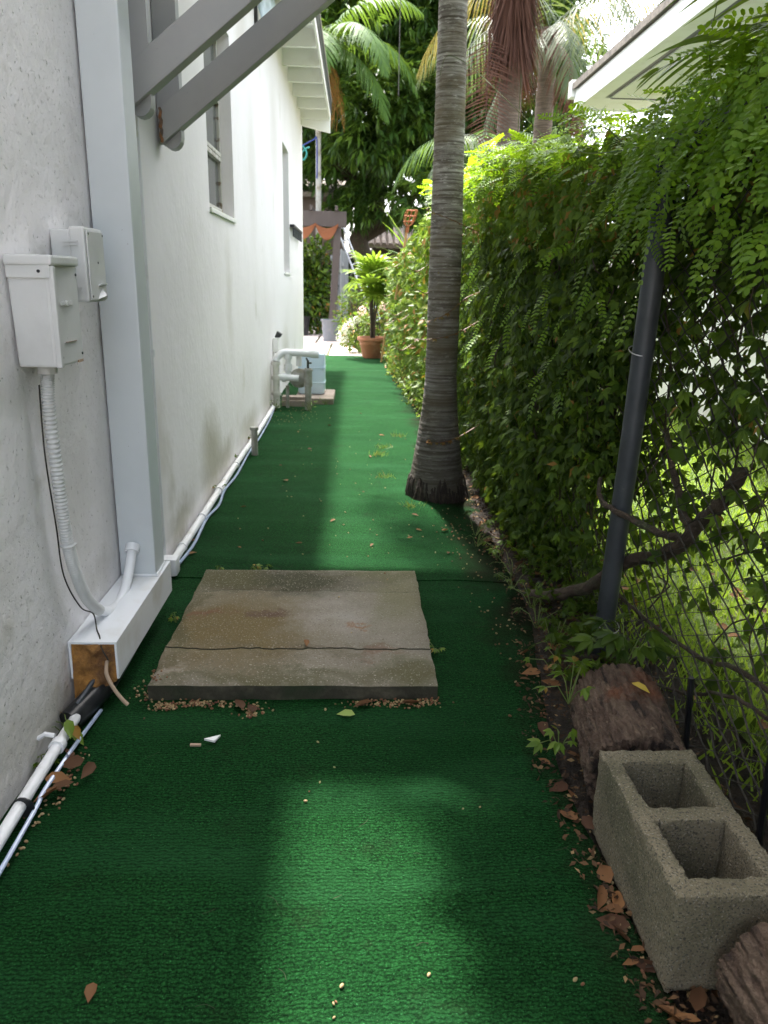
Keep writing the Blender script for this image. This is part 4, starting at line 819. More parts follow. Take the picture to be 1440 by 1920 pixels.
# feathery bright vine over the top
PV2 = thing('feathery_vine', (FX, 4., 1.3), 'bright yellow green feathery vine spilling over the fence top', 'vine')
def top_sample(n, y0, y1):
    P = []
    for _ in range(n):
        y = y0+(y1-y0)*random.random()**1.15; bump = max(0, fbm(y*1.7, 2., 6.)); x = front_x(y, top_z(y))-.04+random.random()**1.3*.42
        zt = top_z(y)+.06+.20*bump*random.random()-.16*random.random()**2; P.append((x, y, zt))
    return np.array(P)
P = top_sample(1500, .9, 6.2); n = len(P)
ex = np.array([(FX+.02+u*.5, random.uniform(1.25, 2.35), 1.40+random.random()*(.16+.22*u)) for u in (random.random() for _ in range(520))]+[(FX+random.uniform(-.09, .02), random.uniform(1.1, 2.3), random.uniform(1.2, 1.5)) for _ in range(110)]+[(FX+random.uniform(-.10, -.01), random.uniform(1.25, 2.3), random.uniform(1.38, 1.56)) for _ in range(130)])      # taller clump at the near right
ex2 = np.array([(front_x(y, .9)-.02+random.uniform(0, .1), y, z) for y, z in ((random.uniform(2.2, 6), random.uniform(.75, 1.35)) for _ in range(110))])
ex3 = np.array([(x, random.uniform(1.7, 2.5), random.uniform(1.35, 1.45+(x-.72)*.90)) for x in (.80+.75*random.random() for _ in range(620))])
P = np.concatenate([P[:1500], ex, ex2, ex3]); n = len(P)
az = rng.uniform(0, 2*PI, n); A = np.stack([np.cos(az)-.5, np.sin(az)*.8-.25, rng.normal(-.12, .45, n)], 1); N = np.stack([rng.normal(-.15, .35, n), rng.normal(-.1, .35, n), rng.normal(1., .25, n)], 1)
low = (np.arange(n) >= 1500+520) & (np.arange(n) < n-620); A[low] = np.stack([rng.normal(-.5, .3, low.sum()), rng.normal(-.2, .4, low.sum()), rng.normal(-.8, .3, low.sum())], 1); N[low] = np.stack([rng.normal(-.8, .2, low.sum()), rng.normal(-.3, .2, low.sum()), rng.normal(.5, .2, low.sum())], 1)
Ls = rng.uniform(.085, .15, n); A = norm(A); N = norm(N)
near = np.argsort(np.where(P[:, 1] > 1.5, P[:, 1], 99))[:260]; rest = np.setdiff1d(np.arange(n), near)
leaf_objs('leaf_spray', [tmpl_mesh('leaf_spray', PINN, 'pinnate'), tmpl_mesh('leaf_spray', PINN6, 'pinnate')], P[near], A[near], N[near], Ls[near], PV2)
o = scatter('foliage', PINN, P[rest], A[rest], N[rest], Ls[rest], 'pinnate', PV2); tag(o, kind='stuff')
tm = MB()
for pts in ([(.72, 2.25, 1.47), (.66, 2.3, 1.52), (.62, 2.35, 1.47), (.66, 2.2, 1.44), (.76, 2.0, 1.45), (.80, 1.7, 1.50)], [(.74, 3.2, 1.62), (.62, 3.5, 1.82), (.50, 3.85, 2.03), (.40, 3.9, 2.08), (.37, 3.9, 2.0)],
            [(.80, 4.2, 1.7), (.76, 4.0, 1.95), (.74, 3.9, 2.02)], [(.9, 2.1, 1.5), (.82, 2.0, 1.62), (.78, 1.9, 1.7)]):
    sp = smooth_path(pts, 8); tm.tube(sp, [.002*(1-.5*i/len(sp)) for i in range(len(sp))], 4)
tag(tm.build('tendrils', 'stemgreen', PV2, smooth=True), kind='stuff')

# farther, sunlit mixed hedge towards the pot
HF = thing('mixed_hedge', (.7, 9, 0), 'sunlit yellow green mixed hedge on the fence beyond the palm', 'hedge')
P = sample_hedge(9000, 5.6, 11.9, .4, lambda y, z: 1., .0); A, N = hang_dirs(P, .4); Ls = rng.uniform(.05, .095, len(P))
r = rng.random(len(P)) < .5
tag(scatter('foliage', LEAF4, P[r], A[r], N[r], Ls[r], 'hedgefar', HF), kind='stuff'); tag(scatter('foliage', PALM5, P[~r], A[~r], N[~r], Ls[~r]*.9, 'vinelight', HF), kind='stuff')
P = np.array([(front_x(y, .1)-random.random()**2*.16+.05, y, random.random()**1.6*.28) for y in (4.6+7.0*random.random() for _ in range(2600))]); n = len(P)
tag(scatter('low_growth', LEAF4, P, rnd_dir(n, .3), rnd_dir(n, .8), rng.uniform(.025, .06, n), 'hedgefar', HF), kind='stuff')
for k in range(9):
    y = 6+.6*k; z = random.uniform(.5, 1.3); x = front_x(y, z)-.02; pts = [(x+.06, y, z+.05), (x, y-.05, z+.01), (x-.06, y-.1, z-.02), (x-.12, y-.16, z+.0)]
    MB().tube(smooth_path(pts, 4), .004, 5).build('shoot', 'stemred', HF, smooth=True)

# ------------------------------------------------------------------ overhanging palm on the neighbour's lawn (crown right above the frame)
OP = thing('overhanging_palm', (1.75, 1.75, 0), 'palm on the neighbouring lawn whose lime fronds hang in at the upper right', 'palm tree')
trunk_mesh((1.75, 1.75), 1.58, [(0, .12), (.2, .08), (1.9, .06)], .02, 18).build('trunk', 'trunk', OP, smooth=True)
oc = (1.75, 1.75, 1.56)
for az, el, L in ((2.92, .38, 1.12), (3.12, .5, 1.15), (3.25, .35, .95), (2.3, .9, 1.0), (3.7, .75, 1.3), (4.2, .6, 1.3), (1.6, .6, 1.2), (.6, .5, 1.3), (5.2, .6, 1.3), (3.4, 1.05, 1.3), (2.8, 1.1, 1.3)):
    f = MB(); frond(f, oc, az, el, L, .9, 20, .46, .038, .5, .9, 5); f.build('frond', 'limefrond', OP)

# ------------------------------------------------------------------ neighbour's house
NH = thing('neighbour_house', (2.95, 4, 0), 'white house beyond the fence with wide eave and black soffit vent', 'house')
ZS = 2.83
MB().box(2.95, 3.2, -2, 7.9, -.05, 3.0).build('wall', 'white', NH); MB().box(3.2, 8, 7.7, 7.9, -.05, 3.0).build('wall', 'white', NH)
MB().box(2.225, 2.36, -2, 8.6, ZS, ZS+.02).build('soffit', 'white', NH); MB().box(2.42, 2.949, -2, 8.6, ZS, ZS+.02).build('soffit', 'white', NH); MB().box(2.3605, 2.4195, 8.12, 8.6, ZS, ZS+.02).build('soffit', 'white', NH)
MB().box(2.3605, 2.4195, -2, 8.1195, ZS+.012, ZS+.024).build('vent_strip', 'black', NH); MB().box(2.42, 2.94, 8.10, 8.13, ZS-.006, ZS-.001).build('vent_strip', 'black', NH)
MB().box(2.195, 2.2245, -2, 8.63, ZS-.02, ZS+.16).build('fascia', 'white', NH, bevel=.004); MB().box(2.2245, 8, 8.601, 8.63, ZS-.02, ZS+.16).build('fascia', 'white', NH, bevel=.004)
MB().hexa([(2.16, -2, ZS+.165), (6, -2, 4.2), (6, 8.68, 4.2), (2.16, 8.68, ZS+.165), (2.16, -2, ZS+.225), (6, -2, 4.28), (6, 8.68, 4.28), (2.16, 8.68, ZS+.225)]).build('roof', 'roof', NH)
MB().box(2.15, 2.26, 8.60, 8.72, ZS+.10, ZS+.26).build('corner_cap', 'white', NH, bevel=.01)

# ------------------------------------------------------------------ lawn grass, litter
P = np.array([(1.0+2.0*random.random(), .7+5.8*random.random()**1.4, 0.) for _ in range(26000)]); n = len(P)
P2 = np.array([(.84+.3*random.random()**.7, .9+4*random.random(), .0) for _ in range(2200)]); P = np.concatenate([P, P2]); n = len(P)
A = norm(np.stack([rng.normal(0, .45, n), rng.normal(0, .45, n), np.ones(n)], 1)); N = rnd_dir(n, 0, .3)
o = scatter('grass', BLADE, P, A, N, rng.uniform(.03, .085, n), 'grass', W=rng.uniform(.004, .008, n)); tag(o, 'bright lawn grass beyond the chain link fence', 'grass', kind='stuff')
# crumbs of litter on the soil
P = np.array([(edge_x(y)-.07+random.random()**.9*.42, y, .0+random.random()*.014) for y in (.75+10*random.random()**1.7 for _ in range(11000))]); n = len(P)
o = scatter('leaf_litter', LEAF4, P, rnd_dir(n, 0, .25), rnd_dir(n, 1.2), rng.uniform(.005, .022, n), 'crumb'); tag(o, 'brown crumbs of dry leaf litter along the fence foot', 'leaf litter', kind='stuff')
DL = []
for w_, cu in ((.5, .18), (.42, .3), (.62, .1)):
    v, f = leaf_t(w_, .12, .1); v = np.array(v); v[:, 2] += cu*(v[:, 0]-.5)**2*2*.6+cu*np.abs(v[:, 1])*.8; v[:, 0] -= .5; DL.append((v, f))
dmesh = [tmpl_mesh('fallen_leaf', t, 'dryleaf') for t in DL]; [x.shade_smooth() for x in dmesh]; ymesh = tmpl_mesh('fallen_leaf', DL[0], 'yellowleaf'); gmesh = tmpl_mesh('fallen_leaf', DL[2], 'limeleaf')
def ground_z(x, y):
    if -.55 < x < .232 and 1.88 < y < 2.735: return .052
    if x < edge_x(y): return cz(x, y)+(.004 if y > 2.76 else 0)
    return -.026+.020*max(0, min(1, (x-.5)/.2))+.008*fbm(x*7, y*7, 2.)+.008*fbm(x*2, y*2, 5.)
def drop_leaf(x, y, s, label, group=None, me=None, z=None, tilt=.25):
    o = bpy.data.objects.new('fallen_leaf', me or random.choice(dmesh)); COL.objects.link(o)
    nn = Vector((random.gauss(0, tilt), random.gauss(0, tilt), 1)).normalized(); a = random.uniform(0, 2*PI)
    o.matrix_basis = frame_matrix(Vector((x, y, (ground_z(x, y) if z is None else z)+.004+s*.06)), (math.cos(a), math.sin(a), 0), nn, s); tag(o, label, 'leaf', group)
LIT = [(1.4, 'dry brown leaf in the litter beside the cinder block', 'dry leaves by the cinder block'), (2.05, 'dry brown leaf in the litter beside the bark log', 'dry leaves by the log'),
       (2.6, 'dry brown leaf in the dark litter around the grey fence post', 'dry leaves by the fence post'), (3.6, 'dry brown leaf in the litter between fence post and palm', 'dry leaves before the palm'),
       (4.6, 'dry brown leaf in the litter right beside the palm foot', 'dry leaves beside the palm foot'), (99, 'dry brown leaf at the hedge foot beyond the palm', 'dry leaves beyond the palm')]
for k in range(170):
    y = .8+5.5*random.random()**2.0; x = edge_x(y)+random.uniform(-.05, .24); drop_leaf(x, y, random.uniform(.03, .065), *next((l, g) for lim, l, g in LIT if y < lim), tilt=.5)
for k in range(34): drop_leaf(random.uniform(.9, 1.5), 1.0+2.2*random.random(), random.uniform(.04, .075), 'orange brown leaf lying in the lawn behind the chain link', 'dry leaves in the lawn', z=.025, tilt=.5)
for (x, y) in ((-.485, 3.10), (-.698, 3.2), (-.66, 3.0), (-.238, 3.17), (.079, 3.146), (.251, 3.26), (.30, 3.36), (-.389, 4.23), (-.1, 4.4), (.1, 4.9), (-.3, 5.1), (-.45, 4.6), (.2, 5.6), (-.2, 6.0), (.05, 6.6), (-.42, 5.7), (.3, 3.6), (-.55, 3.7), (-.1, 3.5), (.42, 3.35), (.47, 3.25), (.40, 3.05)):
    drop_leaf(x, y, random.uniform(.026, .05), 'small tan leaf scattered on the carpet beyond the slab', 'scattered leaves on the far carpet')
for (x, y) in ((-.655, 1.50), (-.64, 1.47), (-.645, 1.56), (-.66, 1.44), (-.60, 1.53), (-.67, 1.60)): drop_leaf(x, y, random.uniform(.05, .07), 'reddish brown leaf lodged beside the near white pipe', 'leaves beside the near pipe', z=.012, tilt=.5)
drop_leaf(-.138, 2.10, .04, 'single curled tan leaf on the slab near its front crack', tilt=.3); drop_leaf(-.016, 1.785, .05, 'yellow green leaf on the carpet just in front of the slab', me=gmesh)
drop_leaf(.665, 1.56, .05, 'yellow leaf resting on top of the bark log', me=ymesh, z=.208); drop_leaf(-.413, .973, .035, 'lone brown leaf on the shaded carpet at the lower left'); drop_leaf(.463, 1.584, .04, 'tan leaf at the carpet edge beside the log')
drop_leaf(.50, 1.35, .05, 'tan leaf leaning against the far corner of the cinder block', z=.01, tilt=.6); drop_leaf(.555, .93, .06, 'curled brown leaf before the near corner of the cinder block', z=.012, tilt=.5)
for (x, y, s) in ((-.30, 1.828, .07), (-.265, 1.815, .05), (.03, 1.835, .06), (.16, 1.84, .055)): drop_leaf(x, y, s, 'brown leaf among the seeds along the slab front', 'leaves along the slab front')
ch = MB().add([(-.362, 1.665, .004), (-.325, 1.682, .004), (-.335, 1.655, .004), (-.362, 1.665, .009), (-.325, 1.682, .009), (-.335, 1.655, .009)], [(0, 2, 1), (3, 4, 5), (0, 1, 4, 3), (1, 2, 5, 4), (2, 0, 3, 5)]).build('plaster_chip', 'chip'); ch.location.z = .006; tag(ch, 'small white triangular chip on the carpet in front of the slab', 'chip')
ck = MB().box(-.393, -.367, 1.645, 1.651, .006, .011).build('wood_splinter', 'beigecable'); tag(ck, 'tiny pale splinter beside the white chip on the carpet', 'splinter')
# seed heaps
SEED = MB().lathe([(0, -1), (.75, -.62), (1, 0), (.75, .62), (0, 1)], n=7); SEEDT = (np.array([(v[2], v[0]*.62, v[1]*.62) for v in SEED.v]), SEED.f)
def seeds(label, spots, dark=.35):
    P = []
    for (x, y, sx, sy, n) in spots:
        for _ in range(n): xx = x+random.gauss(0, sx); yy = y+random.gauss(0, sy); P.append((xx, yy, ground_z(xx, yy)+.002+random.random()*.003))
    P = np.array(P); T = thing('seed_heap', tuple(P.mean(0)), label, 'seeds'); n = len(P); dk = rng.random(n) < dark; sz = rng.uniform(.0026, .0054, n)
    for sel, mt in ((~dk, 'seed'), (dk, 'seeddark')):
        if sel.sum(): tag(scatter('seeds', SEEDT, P[sel], rnd_dir(int(sel.sum()), 0, .3), rnd_dir(int(sel.sum()), .5), sz[sel], mt, T, smooth=True), kind='stuff')
seeds('pale and brown seeds heaped at the left front corner of the slab', [(-.50, 1.835, .025, .014, 90), (-.43, 1.845, .03, .010, 60), (-.555, 1.90, .03, .02, 50)])
seeds('pale seeds gathered along the middle of the slab front', [(-.33, 1.845, .05, .010, 60), (-.27, 1.80, .018, .014, 45)])
seeds('pale seeds scattered at the right front corner of the slab', [(.06, 1.845, .04, .012, 60), (.16, 1.845, .04, .010, 60), (.21, 1.855, .02, .012, 25)])
seeds('seeds trapped beside the near white pipe', [(-.64, 1.53, .012, .06, 40), (-.655, 1.33, .006, .08, 14)])
seeds('seeds fallen along the foot of the cinder block', [(.50, 1.15, .012, .12, 45), (.53, .93, .02, .03, 12)])
seeds('few pale seeds scattered over the open carpet', [(-.1, 1.5, .25, .3, 14), (0, 3.2, .3, .5, 40), (.1, 4.6, .3, .8, 40), (.383, .972, .004, .004, 2), (-.016, .95, .006, .02, 4)], .2)
seeds('fallen seeds strewn before the pump', [(-.5, 6.4, .12, .25, 70)], .1)
seeds('seeds in the litter along the fence foot', [(.52, 3.2, .07, .25, 90), (.5, 2.4, .05, .3, 50)], .5)
# pale fluff and hairs on the carpet
th = MB()
for _ in range(45):
    x, y = random.uniform(-.6, .45), .85+3.2*random.random()**1.5
    if -.57 < x < .25 and 1.86 < y < 2.76: continue
    a = random.uniform(0, PI); L = random.uniform(.01, .035); z = ground_z(x, y)+.004
    th.tube(smooth_path([(x, y, z), (x+L*.5*math.cos(a), y+L*.5*math.sin(a), z+.002), (x+L*math.cos(a+.25), y+L*math.sin(a+.25), z)], 3), .00032, 3, cap=False)
tag(th.build('fluff', 'vinewood'), 'loose pale fibres and twigs strewn on the carpet', 'fibres', kind='stuff')

hc = MB().tube(smooth_path([(.66, 14.0, 6.5), (.655, 14.0, 5.0), (.66, 14.0, 4.02)], 4), .007, 6).build('hanging_cable', 'cable', org=(.66, 14, 4.0)); tag(hc, 'thin black cable hanging straight down before the mango tree', 'cable')
# ------------------------------------------------------------------ weeds
def weed(x, y, n, L, h, label, group=None, tm=PALM5, mt='vinelight', up=.4, z=None):
    z0 = ground_z(x, y) if z is None else z; T = thing('weed', (x, y, z0), label, 'weed', group); sm = MB(); P = []; A = []
    for k in range(n):
        a = random.uniform(0, 2*PI); r = h*random.uniform(.3, .9); e = (x+r*math.cos(a), y+r*math.sin(a), z0+h*random.uniform(.35, 1.))
        sm.tube([(x, y, z0-.01), ((x+e[0])/2, (y+e[1])/2, z0+h*.45), e], .0014, 4); P.append(e); A.append((math.cos(a), math.sin(a), random.uniform(-.4, .2)))
    sm.build('stem', 'stemgreen', T); n = len(P); scatter('leaves', tm, np.array(P), np.array(A), norm(np.stack([rng.normal(0, .3, n), rng.normal(-.2, .3, n), np.ones(n)], 1)), rng.uniform(.6, 1.1, n)*L, mt, T)
weed(-.705, 1.705, 6, .065, .07, 'leafy green weed sprouting under the black hose by the wall', tm=LEAF8, mt='vinelight')
weed(-.715, 1.56, 3, .03, .035, 'tiny weed sprig beside the pipe coupling at the wall foot')
weed(-.525, 2.10, 9, .022, .045, 'small feathery weed at the left edge of the slab', tm=PINN6, z=.0); weed(-.585, 2.36, 4, .018, .03, 'tiny weed at the left edge of the slab near its rear crack')
weed(.262, 2.15, 5, .02, .035, 'small weed at the right edge of the slab')
for i, x in enumerate((-.52, -.40, -.34)): weed(x, 2.79+.02*i, 4, .024, .035, ['leftmost', 'middle', 'rightmost'][i]+' of three tiny weeds in the carpet seam behind the slab')
for i, (x, y) in enumerate(((-.72, 3.93), (-.72, 4.72), (-.71, 5.3))): weed(x, y, 5, .026, .05, ['nearest', 'middle', 'farthest'][i]+' small weed tuft behind the white pipe at the wall', z=.02)
weed(-.69, 6.72, 16, .03, .09, 'weeds growing round the pump pipe at the wall', tm=LEAF8); weed(-.40, 6.76, 14, .03, .09, 'weeds growing round the valve pipe', tm=LEAF8); weed(-.27, 7.10, 12, .03, .06, 'weeds against the front of the concrete pad', tm=LEAF8)
weed(.70, 1.76, 13, .065, .12, 'five fingered creeper sprawling over the far end of the log', tm=PALM5D, mt='vine', z=.17)
weed(.545, 1.70, 8, .045, .09, 'light green creeper sprig hanging at the left side of the log', tm=PALM5D, z=.10); weed(.50, 1.60, 6, .035, .06, 'small light creeper sprig at the log edge by the carpet', tm=PALM5D, z=.03)
for i in range(9): x = random.uniform(.52, .68); y = 2.05+.16*i; weed(x, y, 7, .035, .10, 'dim feathery seedling in the shaded soil below the vines', 'seedlings below the vines', tm=PINN if i % 2 else PALM5, mt='vine' if i % 3 else 'vinelight')
for i, (x, y) in enumerate(((.17, 4.35), (.30, 3.75), (.15, 4.95), (.33, 5.6), (.20, 5.2))):
    T = thing('grass_tuft', (x, y, 0), 'small brownish grass tuft growing through the far carpet', 'grass tuft', 'grass tufts in the carpet'); n = 40
    P = np.stack([x+rng.normal(0, .025, n), y+rng.normal(0, .025, n), np.full(n, .005)], 1)
    scatter('blades', BLADE, P, norm(np.stack([rng.normal(0, .6, n), rng.normal(0, .6, n), np.full(n, .7)], 1)), rnd_dir(n), rng.uniform(.02, .055, n), 'hedgefar', T, W=np.full(n, .003))

# ------------------------------------------------------------------ pots and flowers on the paving
PO = thing('terracotta_pot', (.25, 11.75, 0), 'large terracotta pot at the far end of the carpet', 'pot')
MB().lathe([(0, 0), (.135, 0), (.15, .02), (.185, .20), (.190, .205), (.19, .225), (.20, .25), (.222, .255), (.228, .28), (.222, .305), (.20, .305), (.195, .26), (0, .26)], (.25, 11.75, 0), 32).build('pot_body', 'terracotta', PO, smooth=True)
MB().lathe([(0, .262), (.1, .272), (.194, .262)], (.25, 11.75, 0), 20).build('potting_soil', 'soil', PO, smooth=True)
RP = thing('fan_palm_plant', (.25, 11.75, .26), 'potted lady palm with thin canes and bright green fan leaves', 'potted palm')
canes = [(.20, 11.72, .86), (.28, 11.75, 1.0), (.24, 11.8, .92), (.31, 11.72, .80), (.22, 11.76, 1.10)]
for x, y, z in canes: MB().tube(smooth_path([(.25+(x-.25)*.5, 11.75+(y-11.75)*.5, .265), ((x+.25)/2, (y+11.75)/2, .5), (x, y, z)], 4), [.013]*8+[.009], 8).build('cane', 'cane', RP, smooth=True)
def fan(mb, p, d, L, n=9, spread=2.6, w=.035):
    d = Vector(d).normalized(); s = d.cross(Vector((0, 0, 1))).normalized(); u = s.cross(d)
    for k in range(n):
        a = -spread/2+spread*k/(n-1); q = (d*math.cos(a)+s*math.sin(a)).normalized(); LL = L*(1-.25*abs(a)/spread*2); wv = q.cross(u).normalized()
        mb.add([p, p+q*LL*.35+wv*w*.5, p+q*LL*.35-wv*w*.5, p+q*LL*.8+wv*w*.45-u*LL*.12, p+q*LL*.8-wv*w*.45-u*LL*.12, p+q*LL-u*LL*.25], [(0, 2, 1), (1, 2, 4, 3), (3, 4, 5)])
for x, y, z in canes:
    for k in range(12):
        a = random.uniform(0, 2*PI); el = random.uniform(-.3, 1.35); L = random.uniform(.14, .30); e = Vector((x+L*.8*math.cos(a)*math.cos(el), y+L*.8*math.sin(a)*math.cos(el), z+L*math.sin(el)+random.uniform(-.05, .15)))
        f = MB(); f.tube([(x, y, z-.05), e], .004, 4); fan(f, e, (math.cos(a), math.sin(a), math.sin(el)*1.3), random.uniform(.24, .38), 8, 2.4, .042); f.build('fan_leaf', 'limefrond', RP)
BK = thing('plastic_tub', (-.46, 14.9, 0), 'dark grey plastic tub planter on the paving beside the pergola post', 'planter')
MB().lathe([(0, 0), (.15, 0), (.18, .36), (.195, .36), (.2, .40), (.185, .40), (.175, .35), (0, .35)], (-.46, 14.9, 0), 24).build('tub_body', 'bucket', BK, smooth=True)
MB().lathe([(0, .37), (.174, .36)], (-.46, 14.9, 0), 20).build('potting_soil', 'soil', BK)
for i, (x, y, s) in enumerate(((-1.15, 16.4, 1.1), (-.28, 16.6, .9))):
    T = thing('nursery_pot', (x, y, 0), ['black nursery pot in the shade under the pergola', 'black nursery pot behind the pergola post'][i], 'pot'); MB().lathe([(0, 0), (.15*s, 0), (.19*s, .34*s), (.2*s, .35*s), (.18*s, .35*s), (0, .32*s)], (x, y, 0), 20).build('pot_body', 'black', T, smooth=True)
def bush(name, label, c, r, n, L, mats, tm=LEAF4, stems=True, cat='bush', zmin=.02, hollow=.45):
    T = thing(name, (c[0], c[1], 0), label, cat); d = rnd_dir(n); rad = hollow+(1-hollow)*rng.random(n)**.7; lump = np.array([1+.28*fbm(*(v*1.7), 2) for v in d])
    P = np.array(c)+d*rad[:, None]*lump[:, None]*np.array(r); P[:, 2] = np.maximum(P[:, 2], zmin); A = norm(d+rnd_dir(n)*.8+np.array([0, 0, -.2])); N = norm(d+np.array([0, 0, .6])+rnd_dir(n)*.5)
    k = rng.integers(0, len(mats), n)
    for i, mt in enumerate(mats): tag(scatter('foliage', tm, P[k == i], A[k == i], N[k == i], rng.uniform(.7, 1.2, int((k == i).sum()))*L, mt, T), kind='stuff')
    if stems:
        s = MB()
        for _ in range(10): a = random.uniform(0, 2*PI); s.tube([(c[0], c[1], 0), (c[0]+r[0]*.4*math.cos(a), c[1]+r[1]*.4*math.sin(a), c[2]), (c[0]+r[0]*.8*math.cos(a), c[1]+r[1]*.8*math.sin(a), c[2]+r[2]*.5)], .008, 5)
        s.build('stems', 'vinewood', T)
    return T
HY = bush('flowering_bush', 'leafy bush with white flower heads left of the terracotta pot', (.06, 12.55, .30), (.30, .28, .32), 900, .07, ['vinelight', 'hedgefar'])
for (x, y, z, r_, mt) in ((-.22, 12.35, .26, .085, 'petal'), (-.12, 12.4, .40, .075, 'petal'), (-.05, 12.4, .47, .07, 'petal'), (-.17, 12.4, .36, .05, 'petal'), (.02, 12.4, .52, .05, 'petal')):
    d = rnd_dir(90); tag(scatter('flower_head', LEAF4, np.array([x, y, z])+d*r_, rnd_dir(90), d, np.full(90, .035), mt, HY), kind='stuff')
PB = bush('flowering_bush', 'taller bush with pink flower heads behind the terracotta pot', (.42, 12.7, .45), (.32, .3, .50), 1000, .07, ['hedgefar', 'vinelight'])
for (x, y, z) in ((.44, 12.38, .74), (.10, 12.42, .66), (.50, 12.36, .70)): d = rnd_dir(70); tag(scatter('flower_head', LEAF4, np.array([x, y, z])+d*.06, rnd_dir(70), d, np.full(70, .035), 'pinkpetal', PB), kind='stuff')
bush('leafy_bush', 'low green bush filling the gap behind the pergola post', (.0, 14.2, .5), (.35, .4, .55), 1000, .08, ['vine', 'vinelight'])
bush('leafy_bush', 'unseen low bush added to shade the cinder block and the lower right log', (.74, .22, .25), (.40, .36, .42), 1500, .07, ['vine', 'vinelight'])  # added out of view to darken the block's front and the log
bs = MB().tube([(.36, 10.9, 0.02), (.42, 10.9, .5), (.55, 10.9, 1.1)], .012, 8).build('bamboo_stick', 'bamboo', smooth=True, org=(.36, 10.9, 0)); tag(bs, 'tan bamboo stick leaning in the hedge beside the potted palm', 'stick')
FP = thing('fruit_picker', (.46, 9.3, 1.2), 'orange wire fruit picker basket on a wooden pole above the hedge', 'fruit picker')
MB().tube([(.46, 9.3, .9), (.535, 9.3, 1.42), (.57, 9.3, 1.66)], .014, 8).build('pole', 'bamboo', FP, smooth=True); MB().tube([(.57, 9.3, 1.64), (.578, 9.3, 1.70)], .02, 8).build('socket', 'orange', FP)
for k in range(8):
    q = 2*PI*k/8; MB().tube(smooth_path([(.578, 9.3, 1.70), (.585+.05*math.cos(q), 9.3+.05*math.sin(q), 1.74), (.605+.065*math.cos(q), 9.3+.065*math.sin(q), 1.82), (.625+.06*math.cos(q), 9.3+.06*math.sin(q), 1.88)], 4), .0045, 5).build('basket_wire', 'orange', FP)
for z, r_, x in ((1.76, .058, .59), (1.82, .066, .605), (1.88, .060, .625)): MB().tube([(x+r_*math.cos(q), 9.3+r_*math.sin(q), z) for q in np.linspace(0, 2*PI, 17)], .005, 5).build('basket_ring', 'orange', FP)
SPK = thing('spiky_plant', (.72, 9.6, 1.0), 'spiky strap leaved plant rising behind the hedge left of the palm trunk', 'plant')
for k in range(26):
    a = random.uniform(0, 2*PI); el = random.uniform(.3, 1.35); f = MB(); q = Vector((.72, 9.6, 1.25)); d = Vector((math.cos(a)*math.cos(el), math.sin(a)*math.cos(el), math.sin(el))); L = random.uniform(.5, .85); sd = d.cross(Vector((0, 0, 1))).normalized(); vs = []
    for j in range(6): ww = .022*(1-(j/5)**2)+.001; vs += [q+sd*ww, q-sd*ww]; d = (d+Vector((0, 0, -.14))).normalized(); q = q+d*L/5
    f.add(vs, [(2*j, 2*j+1, 2*j+3, 2*j+2) for j in range(5)]); f.build('strap_leaf', 'limefrond' if k % 2 else 'frond', SPK)

# ------------------------------------------------------------------ pergola, shrubs, fence, ladder behind
PG = thing('pergola', (-.7, 16, 0), 'dark brown timber pergola with orange cloth swags behind the house corner', 'pergola')
MB().hexa([(-.56, 15.93, 0), (-.42, 15.93, 0), (-.42, 16.07, 0), (-.56, 16.07, 0), (-.43, 15.93, 2.30), (-.29, 15.93, 2.30), (-.29, 16.07, 2.30), (-.43, 16.07, 2.30)]).build('post', 'pergola', PG, bevel=.006)
MB().box(-3.4, -.20, 15.89, 15.928, 2.10, 2.38).build('beam', 'pergola', PG, bevel=.005); MB().box(-3.4, -.20, 16.072, 16.11, 2.10, 2.38).build('beam', 'pergola', PG, bevel=.005)
MB().box(-3.2, -3.06, 15.93, 16.07, 0, 2.3).build('post', 'pergola', PG, bevel=.006)
for k in range(7): MB().box(-3.3+.48*k, -3.25+.48*k, 15.7, 18.6, 2.381, 2.47).build('slat', 'pergola', PG)
for x0, x1 in ((-1.35, -.80), (-.80, -.36)):
    f = MB(); vs = []
    for j in range(8):
        for i in range(13):
            u = i/12; sag = .26*(4*u*(1-u)); vs.append((x0+(x1-x0)*u, 15.86-.0-.35*j/7*0+.006*math.sin(j*2+i), 2.16-sag*(.35+.65*j/7)-.05*j/7))
    f.add(vs, [(j*13+i, j*13+i+1, j*13+i+14, j*13+i+13) for j in range(7) for i in range(12)]); f.build('cloth_swag', 'cloth', PG, smooth=True)
GT = thing('slender_palm', (-.80, 17.2, 0), 'slender pale palm trunk with drooping green fronds behind the house corner', 'palm tree')
trunk_mesh((-.80, 17.2), 5.6, [(0, .065), (5.6, .05)], .04, 14).build('trunk', 'stub', GT, smooth=True)
gc = (-.80, 17.2, 5.55)
for az, el, L, dr in ((-.9, .45, 2.6, 2.4), (-.35, .35, 2.6, 2.3), (-1.5, .3, 2.2, 2.2), (.3, .5, 2.4, 2.0), (-.65, -.1, 2.4, 2.0), (1.4, .6, 2.2, 1.8), (2.6, .5, 2.3, 1.8), (3.8, .4, 2.2, 2.), (4.3, .7, 2.2, 1.8), (-.1, .9, 2.4, 1.9)):
    f = MB(); frond(f, gc, az, el, L, dr, 44, .72, .05, .9, .55, 3); f.build('frond', 'frond', GT)
f = MB()
for k in range(40): q = Vector((-.62, 16.8, 5.15)); f.tube(smooth_path([q, q+Vector((random.uniform(0, .25), random.uniform(-.2, .1), -.3)), q+Vector((random.uniform(.02, .38), random.uniform(-.3, .2), random.uniform(-.6, -1.25)))], 3), .0045, 4)
tag(f.build('flower_strands', 'inflor', GT), kind='stuff')
RO = thing('blue_rope', (-.82, 17.1, 3.6), 'blue rope with teal knot tied to the slender palm trunk', 'rope')
